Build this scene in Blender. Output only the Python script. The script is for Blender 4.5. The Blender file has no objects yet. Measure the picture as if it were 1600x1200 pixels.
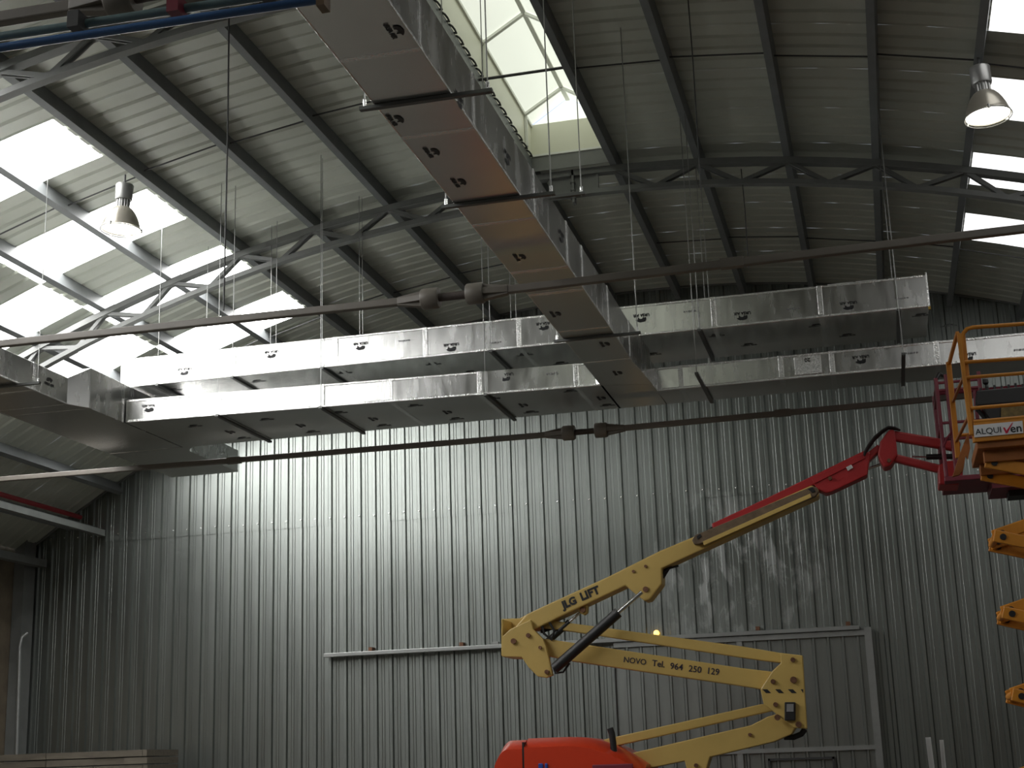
import bpy, math, random
from mathutils import Matrix, Vector
random.seed(7)
scene = bpy.context.scene
col = scene.collection

# ------------------------------------------------------------------ camera
FPX, YAW, PITCH, ROLL = 2292.0, -0.241289, 0.2539875, -0.0331341
CAM = Vector((0.0, 0.0, 1.65))
_cy, _sy, _cp, _sp = math.cos(YAW), math.sin(YAW), math.cos(PITCH), math.sin(PITCH)
FWD = Vector((_sy*_cp, _cy*_cp, _sp))
_r0 = Vector((_cy, -_sy, 0.0)); _u0 = _r0.cross(FWD)
RGT = math.cos(ROLL)*_r0 + math.sin(ROLL)*_u0
UPV = -math.sin(ROLL)*_r0 + math.cos(ROLL)*_u0
cam_data = bpy.data.cameras.new('camera')
cam_data.sensor_fit = 'HORIZONTAL'; cam_data.sensor_width = 36.0
cam_data.lens = FPX*36.0/1600.0
cam_data.clip_end = 200
cam = bpy.data.objects.new('camera', cam_data); col.objects.link(cam)
cam.matrix_world = Matrix(((RGT.x, UPV.x, -FWD.x, CAM.x), (RGT.y, UPV.y, -FWD.y, CAM.y),
                           (RGT.z, UPV.z, -FWD.z, CAM.z), (0, 0, 0, 1)))
scene.camera = cam

# ------------------------------------------------------------------ world, exposure, light levels
world = bpy.data.worlds.new('world'); scene.world = world; world.use_nodes = True
world.node_tree.nodes['Background'].inputs[0].default_value = (0.80, 0.88, 1.0, 1)
world.node_tree.nodes['Background'].inputs[1].default_value = 1.0
scene.view_settings.view_transform = 'Standard'
scene.view_settings.look = 'None'
scene.view_settings.exposure = 0.0
scene.view_settings.gamma = 1.0
scene.view_settings.use_curve_mapping = False
scene.cycles.use_denoising = True
scene.cycles.max_bounces = 7
scene.cycles.diffuse_bounces = 4
scene.cycles.glossy_bounces = 4
scene.cycles.sample_clamp_indirect = 8.0
SKY_LEFT = 13.0           # daylight emitted by the left slope's translucent sheets, set stronger to brighten that side
SKY_RIGHT = 1.5          # same kind of sheets on the right slope, glow set weaker
SKY_RIDGE = 0.70         # milky ridge light
LAMP = 6.0

# ------------------------------------------------------------------ photo -> place helpers
def ray(x, y):
    return RGT*((x-800)/FPX) + UPV*((600-y)/FPX) + FWD
def at_y(x, y, Y):
    d = ray(x, y); return CAM + d*(Y/d.y)
def at_z(x, y, Z):
    d = ray(x, y); return CAM + d*((Z-CAM.z)/d.z)
def at_x(x, y, X):
    d = ray(x, y); return CAM + d*(X/d.x)

WALL_Y = 22.0
ARC_X, ARC_Z, ARC_R = -3.18, -9.688, 18.524
X_LEFT, X_RIGHT, Y_REAR = -13.95, 7.59, -9.0
def arc_z(x, r=ARC_R):
    return ARC_Z + math.sqrt(r*r-(x-ARC_X)**2)
def arc_pt(x, dr=0.0):
    """point on the roof arc above x, moved dr along the outward normal"""
    z = arc_z(x); n = Vector((x-ARC_X, 0, z-ARC_Z)).normalized()
    return Vector((x, 0, z)) + n*dr

# ------------------------------------------------------------------ materials
def mat(name, color, rough=0.5, metal=0.0, noise=0.0, nscale=4.0, bump=0.0, bscale=40.0, stretch=None, rnoise=0.0, spec=0.5, coat=0.0):
    m = bpy.data.materials.new(name); m.use_nodes = True
    nt = m.node_tree; b = nt.nodes['Principled BSDF']
    b.inputs['Base Color'].default_value = (*color, 1)
    b.inputs['Roughness'].default_value = rough
    b.inputs['Metallic'].default_value = metal
    b.inputs['Specular IOR Level'].default_value = spec
    b.inputs['Coat Weight'].default_value = coat
    if noise or bump or rnoise:
        tc = nt.nodes.new('ShaderNodeTexCoord'); mp = nt.nodes.new('ShaderNodeMapping')
        if stretch: mp.inputs['Scale'].default_value = stretch
        nt.links.new(tc.outputs['Object'], mp.inputs[0])
        n1 = nt.nodes.new('ShaderNodeTexNoise'); n1.inputs['Scale'].default_value = nscale
        n1.inputs['Detail'].default_value = 6; n1.inputs['Roughness'].default_value = 0.6
        nt.links.new(mp.outputs[0], n1.inputs['Vector'])
        if noise:
            mr = nt.nodes.new('ShaderNodeMapRange')
            mr.inputs[1].default_value = 0.3; mr.inputs[2].default_value = 0.7
            mr.inputs[3].default_value = 1-noise; mr.inputs[4].default_value = 1+noise
            nt.links.new(n1.outputs['Fac'], mr.inputs[0])
            vm = nt.nodes.new('ShaderNodeVectorMath'); vm.operation = 'SCALE'
            vm.inputs[0].default_value = color
            nt.links.new(mr.outputs[0], vm.inputs['Scale'])
            nt.links.new(vm.outputs[0], b.inputs['Base Color'])
        if rnoise:
            mr2 = nt.nodes.new('ShaderNodeMapRange')
            mr2.inputs[1].default_value = 0.3; mr2.inputs[2].default_value = 0.7
            mr2.inputs[3].default_value = max(0.03, rough-rnoise); mr2.inputs[4].default_value = rough+rnoise
            nt.links.new(n1.outputs['Fac'], mr2.inputs[0])
            nt.links.new(mr2.outputs[0], b.inputs['Roughness'])
        if bump:
            n2 = nt.nodes.new('ShaderNodeTexNoise'); n2.inputs['Scale'].default_value = bscale
            n2.inputs['Detail'].default_value = 3
            nt.links.new(mp.outputs[0], n2.inputs['Vector'])
            bp = nt.nodes.new('ShaderNodeBump'); bp.inputs['Strength'].default_value = bump
            bp.inputs['Distance'].default_value = 0.02
            nt.links.new(n2.outputs['Fac'], bp.inputs['Height'])
            nt.links.new(bp.outputs[0], b.inputs['Normal'])
    return m
def emit(name, color, strength):
    m = bpy.data.materials.new(name); m.use_nodes = True
    b = m.node_tree.nodes['Principled BSDF']
    b.inputs['Base Color'].default_value = (0.8, 0.8, 0.8, 1)
    b.inputs['Emission Color'].default_value = (*color, 1)
    b.inputs['Emission Strength'].default_value = strength
    return m

M = {}
M['sheet'] = mat('roof_sheet_paint', (0.485, 0.505, 0.44), 0.42, 0.0, noise=0.08, nscale=1.2)
M['purlin'] = mat('purlin_paint', (0.165, 0.175, 0.178), 0.5, noise=0.1)
M['truss'] = mat('truss_paint', (0.17, 0.175, 0.168), 0.5, noise=0.1)
M['dark_steel'] = mat('dark_steel', (0.05, 0.05, 0.05), 0.5)
M['tie'] = mat('tie_paint', (0.17, 0.152, 0.13), 0.45, noise=0.12, nscale=3)
M['screw'] = mat('rusty_screw', (0.06, 0.045, 0.04), 0.6, noise=0.3, nscale=20)
M['foil'] = mat('aluminium_foil', (0.78, 0.78, 0.765), 0.25, 1.0, noise=0.10, nscale=2.5, bump=0.035, bscale=5, rnoise=0.07, stretch=(3.5, 2.0, 0.8))
M['foil_bottom'] = mat('smooth_aluminium_facing', (0.76, 0.76, 0.745), 0.27, 1.0, noise=0.03, nscale=2)
M['tape'] = mat('foil_tape', (0.92, 0.92, 0.91), 0.22, 1.0, bump=0.35, bscale=60)
M['galv_rod'] = mat('zinc_rod', (0.36, 0.36, 0.35), 0.4, 1.0)
M['channel'] = mat('hanger_channel_steel', (0.16, 0.165, 0.16), 0.45, 0.8)
M['ink'] = mat('black_ink', (0.012, 0.012, 0.014), 0.5)
M['ink_navy'] = mat('navy_ink', (0.02, 0.018, 0.04), 0.5)
M['ink_grey'] = mat('grey_ink', (0.25, 0.25, 0.25), 0.5)
M['floor'] = mat('concrete_floor', (0.112, 0.106, 0.093), 0.85, noise=0.18, nscale=0.8, spec=0.15)
M['block'] = mat('brown_block', (0.16, 0.13, 0.09), 0.8, noise=0.25, nscale=3)
M['plain_wall'] = mat('plain_wall', (0.30, 0.30, 0.28), 0.7, noise=0.1)
M['rail'] = mat('grey_rail', (0.36, 0.37, 0.36), 0.4, 0.6, noise=0.1)
M['door'] = mat('door_sheet', (0.30, 0.315, 0.30), 0.40, 1.0, noise=0.1, nscale=2, stretch=(3, 3, 0.4))
M['cream'] = mat('cream_yellow_paint', (0.60, 0.42, 0.125), 0.42, noise=0.06, nscale=2, coat=0.1)
M['red'] = mat('boom_red_paint', (0.42, 0.025, 0.028), 0.38, noise=0.08, nscale=3)
M['maroon'] = mat('basket_maroon_paint', (0.19, 0.024, 0.042), 0.42, noise=0.1)
M['hood'] = mat('hood_orange_red', (0.62, 0.045, 0.012), 0.28, noise=0.04, coat=0.3)
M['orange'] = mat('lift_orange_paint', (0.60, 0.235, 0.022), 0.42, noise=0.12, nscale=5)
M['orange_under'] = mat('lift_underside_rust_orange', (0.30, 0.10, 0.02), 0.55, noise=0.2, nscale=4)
M['black'] = mat('black_rubber', (0.016, 0.016, 0.017), 0.45)
M['brown'] = mat('dirty_carrier_steel', (0.16, 0.11, 0.065), 0.5, noise=0.3, nscale=12)
M['chrome'] = mat('chrome_rod', (0.7, 0.7, 0.7), 0.15, 1.0)
M['pin'] = mat('pin_steel', (0.20, 0.10, 0.06), 0.45, 0.6, noise=0.3, nscale=30)
M['sign_white'] = mat('sign_white', (0.75, 0.75, 0.76), 0.4)
M['sign_red'] = mat('sign_red', (0.55, 0.01, 0.05), 0.4)
M['sign_blue'] = mat('sign_blue', (0.03, 0.08, 0.40), 0.4)
M['blue_pipe'] = mat('blue_pipe_paint', (0.035, 0.10, 0.25), 0.35, noise=0.1)
M['teal_pipe'] = mat('teal_pipe_paint', (0.10, 0.155, 0.165), 0.4, noise=0.1)
M['red_pipe'] = mat('red_pipe_paint', (0.35, 0.03, 0.04), 0.4)
M['wood'] = mat('board_wood', (0.15, 0.13, 0.10), 0.7, noise=0.2, nscale=5, stretch=(0.5, 4, 4))
M['lamp_grey'] = mat('lamp_housing_grey', (0.42, 0.42, 0.41), 0.35, 0.6)
M['lamp_bell'] = mat('lamp_reflector_cream', (0.50, 0.47, 0.40), 0.28, 0.55)
M['white_frame'] = mat('white_frame', (0.78, 0.79, 0.74), 0.4)
M['curb'] = mat('skylight_curb', (0.74, 0.74, 0.62), 0.4)
M['pale_profile'] = mat('bright_steel_profile', (0.85, 0.86, 0.86), 0.3, 0.4)
M['panel_left'] = emit('left_translucent_sheet_glow', (1.0, 1.0, 0.985), SKY_LEFT)
M['panel_right'] = emit('right_translucent_sheet_glow', (1.0, 1.0, 0.985), SKY_RIGHT)  # same sheet as on the left; only the daylight glow differs
M['ridge'] = emit('milky_ridge_pane', (0.95, 1.0, 0.86), SKY_RIDGE)
M['lamp_glass'] = emit('lit_lamp_glass', (1.0, 0.97, 0.82), LAMP)
M['indicator'] = emit('amber_reflector_spot', (1.0, 0.55, 0.08), 3.0)

# galvanised cladding with white oxide stains that have their own shape
def galv_wall():
    m = mat('galvanised_cladding', (0.295, 0.315, 0.297), 0.40, 1.0, noise=0.07, nscale=1.5, bump=0.0, bscale=6,
            stretch=(4.0, 4.0, 0.25), rnoise=0.035)
    nt = m.node_tree; b = nt.nodes['Principled BSDF']
    tc = nt.nodes.new('ShaderNodeTexCoord')
    mp = nt.nodes.new('ShaderNodeMapping'); mp.inputs['Scale'].default_value = (2.2, 2.2, 1.0)
    nt.links.new(tc.outputs['Object'], mp.inputs[0])
    n = nt.nodes.new('ShaderNodeTexNoise'); n.inputs['Scale'].default_value = 1.6; n.inputs['Detail'].default_value = 8
    n.inputs['Roughness'].default_value = 0.65; n.inputs['Distortion'].default_value = 0.6
    nt.links.new(mp.outputs[0], n.inputs['Vector'])
    fac = None
    for (cx, cz, rx, rz) in ((-2.1, 4.45, 1.7, 1.5), (-3.6, 2.4, 0.45, 0.9)):
        sx = nt.nodes.new('ShaderNodeVectorMath'); sx.operation = 'SUBTRACT'; sx.inputs[1].default_value = (cx, 22, cz)
        nt.links.new(tc.outputs['Object'], sx.inputs[0])
        sc = nt.nodes.new('ShaderNodeVectorMath'); sc.operation = 'MULTIPLY'; sc.inputs[1].default_value = (1/rx, 0, 1/rz)
        nt.links.new(sx.outputs[0], sc.inputs[0])
        ln = nt.nodes.new('ShaderNodeVectorMath'); ln.operation = 'LENGTH'; nt.links.new(sc.outputs[0], ln.inputs[0])
        mr = nt.nodes.new('ShaderNodeMapRange'); mr.inputs[1].default_value = 1.0; mr.inputs[2].default_value = 0.35
        nt.links.new(ln.outputs['Value'], mr.inputs[0])
        if fac is None: fac = mr.outputs[0]
        else:
            mx = nt.nodes.new('ShaderNodeMath'); mx.operation = 'MAXIMUM'
            nt.links.new(fac, mx.inputs[0]); nt.links.new(mr.outputs[0], mx.inputs[1]); fac = mx.outputs[0]
    th = nt.nodes.new('ShaderNodeMapRange'); th.inputs[1].default_value = 0.50; th.inputs[2].default_value = 0.57
    nt.links.new(n.outputs['Fac'], th.inputs[0])
    mu = nt.nodes.new('ShaderNodeMath'); mu.operation = 'MULTIPLY'
    nt.links.new(fac, mu.inputs[0]); nt.links.new(th.outputs[0], mu.inputs[1])
    mixn = nt.nodes.new('ShaderNodeMix'); mixn.data_type = 'RGBA'
    old = b.inputs['Base Color'].links[0].from_socket
    nt.links.new(mu.outputs[0], mixn.inputs['Factor']); nt.links.new(old, mixn.inputs['A'])
    mixn.inputs['B'].default_value = (0.52, 0.54, 0.53, 1)
    nt.links.new(mixn.outputs['Result'], b.inputs['Base Color'])
    m2 = nt.nodes.new('ShaderNodeMath'); m2.operation = 'MULTIPLY_ADD'
    m2.inputs[1].default_value = -0.55; m2.inputs[2].default_value = 1.0
    nt.links.new(mu.outputs[0], m2.inputs[0]); nt.links.new(m2.outputs[0], b.inputs['Metallic'])
    return m
M['galv'] = galv_wall()

# ------------------------------------------------------------------ mesh helpers
class MB:
    def __init__(s): s.v = []; s.f = []
    def add(s, vs, fs):
        o = len(s.v); s.v += [tuple(p) for p in vs]; s.f += [tuple(i+o for i in f) for f in fs]; return s
    def box(s, x0, x1, y0, y1, z0, z1):
        return s.add([(x0, y0, z0), (x1, y0, z0), (x1, y1, z0), (x0, y1, z0), (x0, y0, z1), (x1, y0, z1), (x1, y1, z1), (x0, y1, z1)],
                     [(0, 3, 2, 1), (4, 5, 6, 7), (0, 1, 5, 4), (1, 2, 6, 5), (2, 3, 7, 6), (3, 0, 4, 7)])
    def beam(s, a, b, w, h, up=(0, 0, 1), w2=None, h2=None):
        a = Vector(a); b = Vector(b); d = (b-a).normalized(); up = Vector(up)
        sd = d.cross(up)
        if sd.length < 1e-5: sd = d.cross(Vector((0, 1, 0)))
        sd.normalize(); u = sd.cross(d)
        w2 = w if w2 is None else w2; h2 = h if h2 is None else h2
        vs = []
        for p, ww, hh in ((a, w, h), (b, w2, h2)):
            for i, j in ((-1, -1), (1, -1), (1, 1), (-1, 1)):
                vs.append(p + sd*(i*ww/2) + u*(j*hh/2))
        return s.add(vs, [(0, 1, 2, 3), (7, 6, 5, 4), (0, 4, 5, 1), (1, 5, 6, 2), (2, 6, 7, 3), (3, 7, 4, 0)])
    def tube(s, a, b, r, n=10, r2=None):
        return s.path([a, b], r, n, r2)
    def path(s, pts, r, n=10, r2=None, closed=False):
        pts = [Vector(p) for p in pts]; k = len(pts); vs = []; fs = []
        prev = None
        for i, p in enumerate(pts):
            if closed: d = pts[(i+1) % k]-pts[i-1]
            else: d = pts[min(i+1, k-1)]-pts[max(i-1, 0)]
            d.normalize()
            if prev is None:
                ref = Vector((0, 0, 1)) if abs(d.z) < 0.9 else Vector((0, 1, 0))
                a = d.cross(ref).normalized()
            else:
                a = (prev - d*prev.dot(d)).normalized()
            prev = a; b = d.cross(a)
            rr = r if r2 is None else r+(r2-r)*i/(k-1)
            for j in range(n):
                t = 2*math.pi*j/n; vs.append(p + a*(rr*math.cos(t)) + b*(rr*math.sin(t)))
        m = k if closed else k-1
        for i in range(m):
            i2 = (i+1) % k
            for j in range(n):
                j2 = (j+1) % n
                fs.append((i*n+j, i*n+j2, i2*n+j2, i2*n+j))
        if not closed:
            fs.append(tuple(range(n-1, -1, -1))); fs.append(tuple((k-1)*n+j for j in range(n)))
        return s.add(vs, fs)
    def prism(s, poly, y0, y1):
        """outline of (x, z) points extruded along y"""
        n = len(poly)
        area = sum(poly[i][0]*poly[(i+1) % n][1]-poly[(i+1) % n][0]*poly[i][1] for i in range(n))
        if area < 0: poly = poly[::-1]
        vs = [(p[0], y0, p[1]) for p in poly]+[(p[0], y1, p[1]) for p in poly]
        fs = [tuple(range(n)), tuple(range(2*n-1, n-1, -1))]
        for i in range(n):
            j = (i+1) % n; fs.append((j, i, n+i, n+j))
        return s.add(vs, fs)
    def hull4(s, quad_a, quad_b):
        return s.add(list(quad_a)+list(quad_b), [(3, 2, 1, 0), (4, 5, 6, 7), (0, 1, 5, 4), (1, 2, 6, 5), (2, 3, 7, 6), (3, 0, 4, 7)])
    def lathe(s, prof, mtx, n=28, cap=True):
        vs = []; fs = []
        for (r, z) in prof:
            for j in range(n):
                t = 2*math.pi*j/n; vs.append(mtx @ Vector((r*math.cos(t), r*math.sin(t), z)))
        for i in range(len(prof)-1):
            for j in range(n):
                j2 = (j+1) % n; fs.append((i*n+j, i*n+j2, (i+1)*n+j2, (i+1)*n+j))
        if cap:
            fs.append(tuple(range(n-1, -1, -1))); fs.append(tuple((len(prof)-1)*n+j for j in range(n)))
        return s.add(vs, fs)
    def arcbar(s, x0, x1, d0, d1, y0, y1, step=0.5):
        """bar that follows the roof arc, between radial offsets d0 < d1"""
        n = max(2, int(abs(x1-x0)/step)+1); vs = []; fs = []
        for i in range(n+1):
            x = x0+(x1-x0)*i/n
            a = arc_pt(x, d0); b = arc_pt(x, d1)
            vs += [(a.x, y0, a.z), (a.x, y1, a.z), (b.x, y1, b.z), (b.x, y0, b.z)]
        for i in range(n):
            o = 4*i
            for j in range(4):
                j2 = (j+1) % 4; fs.append((o+j2, o+j, o+4+j, o+4+j2))
        fs.append((0, 1, 2, 3)); fs.append((4*n+3, 4*n+2, 4*n+1, 4*n))
        return s.add(vs, fs)
    def mesh(s, name, material, smooth=False):
        me = bpy.data.meshes.new(name); me.from_pydata(s.v, [], s.f); me.materials.append(material)
        if smooth:
            me.polygons.foreach_set('use_smooth', [True]*len(me.polygons))
            me.set_sharp_from_angle(angle=math.radians(38))
        me.update(); return me
    def build(s, name, material, parent=None, smooth=False, bevel=0.0, label=None, kind=None):
        return link(name, s.mesh(name, material, smooth), parent, bevel, label, kind)

def world_of(o):
    t = Vector((0, 0, 0))
    while o is not None: t = t + o.location; o = o.parent
    return t
def link(name, me, parent=None, bevel=0.0, label=None, kind=None):
    if me.materials and me.materials[0] is M['foil'] and len(me.materials) == 1:
        # the board underneath is smooth, the sides are wrinkled
        me.materials.append(M['foil_bottom'])
        zmin = min(v.co.z for v in me.vertices)
        for p in me.polygons:
            if all(me.vertices[i].co.z < zmin+0.005 for i in p.vertices): p.material_index = 1
    o = bpy.data.objects.new(name, me); col.objects.link(o)
    if parent is not None:
        o.parent = parent
        o.location = -world_of(parent) if parent.type == 'EMPTY' or parent.parent is None else (0, 0, 0)
        if parent.type != 'EMPTY': o.location = (0, 0, 0)
    if bevel:
        b = o.modifiers.new('bevel', 'BEVEL'); b.width = bevel; b.segments = 2; b.limit_method = 'ANGLE'
    if label: o['label'] = label
    if kind: o['kind'] = kind
    return o
def tag(o, label, cat, group=None):
    o['label'] = label; o['category'] = cat
    if group: o['group'] = group
    return o
def thing(name, label, cat, loc, group=None):
    o = bpy.data.objects.new(name, None); col.objects.link(o); o.location = loc
    o.empty_display_size = 0.2
    return tag(o, label, cat, group)
def structure(name, loc=(0, 0, 0)):
    o = bpy.data.objects.new(name, None); col.objects.link(o); o.location = loc; o['kind'] = 'structure'
    return o

_text_cache = {}
def text_mesh(body, size=1.0, bold=0.0, shear=0.0, extrude=0.02, name='lettering', material=None, space=1.0):
    cu = bpy.data.curves.new('lettering_curve', 'FONT'); cu.body = body; cu.size = size; cu.offset = bold; cu.shear = shear
    cu.extrude = extrude; cu.align_x = 'CENTER'; cu.align_y = 'CENTER'; cu.space_character = space
    cu.resolution_u = 3
    o = bpy.data.objects.new('lettering_tmp', cu); col.objects.link(o)
    dg = bpy.context.evaluated_depsgraph_get()
    me = bpy.data.meshes.new_from_object(o.evaluated_get(dg)); me.name = name
    bpy.data.objects.remove(o); bpy.data.curves.remove(cu)
    me.materials.clear(); me.materials.append(material)
    return me
def frame(origin, right, up):
    r = Vector(right).normalized(); u = Vector(up); u = (u-r*u.dot(r)).normalized(); n = r.cross(u)
    return Matrix(((r.x, u.x, n.x, origin[0]), (r.y, u.y, n.y, origin[1]), (r.z, u.z, n.z, origin[2]), (0, 0, 0, 1)))

# ================================================================== SETTING
# ---- floor
fl = MB().box(X_LEFT-0.2, X_RIGHT+0.2, Y_REAR-0.2, WALL_Y+0.2, -0.12, 0.0).build('floor', M['floor'], kind='structure')

# ---- end wall: galvanised trapezoidal sheets, each a part
wall_back = structure('wall_back', (ARC_X, WALL_Y, 0))
PITCH_RIB = 0.25
RIB0 = -7.49                      # x of one rib
LAP_Z = 5.47
def clad_profile(x0, x1):
    """(x, y offset towards the camera) polyline of the cladding between x0 and x1"""
    pts = []
    k = math.floor((x0-RIB0)/PITCH_RIB)-1
    while RIB0+k*PITCH_RIB < x1+PITCH_RIB:
        c = RIB0+k*PITCH_RIB
        for dx, dy in ((-0.046, 0.0), (-0.030, 0.034), (0.0, 0.034), (0.016, 0.034), (0.034, 0.0),
                       (0.085, 0.0), (0.091, 0.004), (0.097, 0.0), (0.128, 0.0), (0.134, 0.004), (0.140, 0.0)):
            pts.append((c+dx, dy))
        k += 1
    out = [p for p in pts if x0-1e-6 <= p[0] <= x1+1e-6]
    return out
def clad_sheet(name, x0, x1, z0, z1, yoff, material, parent, slope=0.0, ybase=WALL_Y):
    prof = clad_profile(x0, x1)
    vs = []; fs = []
    for (x, dy) in prof:
        top = min(z1, arc_z(min(max(x, X_LEFT+0.01), X_RIGHT-0.01))+0.03) if z1 > 5.6 else z1
        top = max(top, z0+0.02)
        vs.append((x, ybase-dy-yoff+slope, z0)); vs.append((x, ybase-dy-yoff, top))
    for i in range(len(prof)-1):
        fs.append((2*i, 2*i+2, 2*i+3, 2*i+1))
    return MB().add(vs, fs).build(name, material, parent)
x = RIB0-0.07-7*1.0
while x < X_RIGHT:
    a = max(x, X_LEFT+0.08); b = min(x+1.0+0.03, X_RIGHT)
    clad_sheet('wall_sheet', a, b, 0.0, LAP_Z+0.06, random.uniform(0, 0.003), M['galv'], wall_back, slope=random.uniform(-0.012, 0.012))
    clad_sheet('wall_sheet', a, b, LAP_Z, 9.5, 0.006+random.uniform(0, 0.003), M['galv'], wall_back, slope=random.uniform(-0.010, 0.010))
    x += 1.0
# backing so that no light leaks and flashing along the arc
MB().prism([(X_LEFT, 0), (X_RIGHT, 0)]+[(X_RIGHT-(X_RIGHT-X_LEFT)*i/40, arc_z(X_RIGHT-(X_RIGHT-X_LEFT)*i/40)+0.04) for i in range(41)],
           WALL_Y+0.03, WALL_Y+0.15).build('wall_core', M['plain_wall'], wall_back)
MB().arcbar(X_LEFT+0.02, X_RIGHT-0.02, -0.012, 0.006, WALL_Y-0.09, WALL_Y-0.03).build('edge_flashing', M['truss'], wall_back)
# screws along the lap
sm = MB().tube((0, 0, 0), (0, -0.012, 0), 0.012, 6).mesh('screw', M['tape'])
k = -24
while RIB0+k*PITCH_RIB < X_RIGHT-0.2:
    o = link('screw', sm, wall_back); o.location = Vector((RIB0+k*PITCH_RIB, WALL_Y-0.04, LAP_Z+0.10+0.02*random.random()))-wall_back.location
    k += 1

# ---- side walls and the wall behind the camera
MB().box(X_LEFT-0.2, X_LEFT, Y_REAR, WALL_Y+0.1, 0, 5.6).build('wall_left', M['block'], kind='structure')
MB().box(X_RIGHT, X_RIGHT+0.2, Y_REAR, WALL_Y+0.1, 0, 5.6).build('wall_right', M['plain_wall'], kind='structure')
MB().prism([(X_LEFT, 0), (X_RIGHT, 0)]+[(X_RIGHT-(X_RIGHT-X_LEFT)*i/40, arc_z(X_RIGHT-(X_RIGHT-X_LEFT)*i/40)+0.04) for i in range(41)],
           Y_REAR-0.2, Y_REAR).build('wall_front', M['plain_wall'], kind='structure')

# ---- roof: ribbed sheets, translucent sheets, purlins, sag rods
ceiling = structure('ceiling', (ARC_X, 12.0, arc_z(ARC_X)))
HX0, HX1, HY1 = -3.66, -2.72, 16.27           # ridge light opening
def roof_sheet(name, x0, x1, y0, y1, material, dr=0.0):
    prof = [(y0, 0.0)]
    yy = math.floor(y0/0.25)*0.25-0.25
    while yy < y1+0.25:
        for dy, h in ((0.102, 0.0), (0.124, 0.026), (0.150, 0.026), (0.172, 0.0)):
            if y0 < yy+dy < y1: prof.append((yy+dy, h))
        yy += 0.25
    prof.append((y1, 0.0))
    n = max(1, int(round((x1-x0)/0.5))); vs = []; fs = []
    for i in range(n+1):
        xx = x0+(x1-x0)*i/n
        for (y, h) in prof:
            p = arc_pt(xx, h+dr); vs.append((p.x, y, p.z))
    w = len(prof)
    for i in range(n):
        for j in range(w-1):
            fs.append((i*w+j, i*w+j+1, (i+1)*w+j+1, (i+1)*w+j))
    return MB().add(vs, fs).build(name, material, ceiling)
COLS_L = ((-9.78, -7.83), (-11.73, -9.78)); COLS_R = ((1.47, 3.42), (3.42, 5.37))
k = -22
while True:
    y0 = 12.4+k; y1 = y0+1.0
    if y0 >= WALL_Y: break
    y0 = max(y0, Y_REAR); y1 = min(y1, WALL_Y)
    if y1 <= Y_REAR: k += 1; continue
    which = k % 2                     # 0: upper row is translucent, 1: lower row is
    cuts = []
    if 1.0 < y0 < 20.0:
        cuts = [COLS_L[which], COLS_R[which]]
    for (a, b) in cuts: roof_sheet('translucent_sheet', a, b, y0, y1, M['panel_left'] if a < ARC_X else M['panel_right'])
    segs = []
    edges = sorted(cuts); xx = X_LEFT+0.02
    for (a, b) in edges: segs.append((xx, a)); xx = b
    segs.append((xx, X_RIGHT-0.02))
    for (a, b) in segs:
        if y0 < HY1 and a < HX0 and b > HX1:
            roof_sheet('roof_sheet', a, HX0, y0, y1, M['sheet']); roof_sheet('roof_sheet', HX1, b, y0, y1, M['sheet'])
            if y1 > HY1: roof_sheet('roof_sheet', HX0, HX1, HY1, y1, M['sheet'])
        else:
            roof_sheet('roof_sheet', a, b, y0, y1, M['sheet'])
    k += 1
# purlins (C sections standing on the arc)
PURL = [-13.2, -12.3, -11.4, -10.47, -9.52, -8.58, -7.61, -6.60, -5.59, -4.62, -3.70, -2.66, -1.64, -0.58, 0.43, 1.42, 2.40, 3.37, 4.33, 5.27, 6.2, 7.1]
def purlin(px):
    z = arc_z(px); n = Vector((px-ARC_X, 0, z-ARC_Z)).normalized(); t = Vector((n.z, 0, -n.x))
    base = Vector((px, 0, z))
    sgn = 1
    prof = [(0.035, -0.002), (0.035, -0.20), (-0.045, -0.20), (-0.045, -0.178), (-0.037, -0.178), (-0.037, -0.192),
            (0.027, -0.192), (0.027, -0.010), (-0.045, -0.010), (-0.045, -0.002)]
    poly = []
    for (a, h) in prof:
        p = base+t*(a*sgn)+n*h; poly.append((p.x, p.z))
    MB().prism(poly, Y_REAR, WALL_Y-0.06).build('purlin', M['purlin'], ceiling)
for px in PURL: purlin(px)
for ys in (13.82, 19.45, 8.3):
    for i in range(3, len(PURL)-3):
        if abs(PURL[i]+3.70) < 0.01 : continue
        a = arc_pt(PURL[i]+0.03, -0.11); b = arc_pt(PURL[i+1]-0.03, -0.11)
        off = (i % 2)*0.06
        MB().tube((a.x, ys+off, a.z), (b.x, ys+off, b.z), 0.009, 6).build('sag_rod', M['dark_steel'], ceiling)
# rod across the ridge light
a = arc_pt(-3.68, -0.10); b = arc_pt(-2.68, -0.10)
MB().tube((a.x, 13.85, a.z), (b.x, 13.85, b.z), 0.016, 6).build('sag_rod', M['dark_steel'], ceiling)

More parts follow.
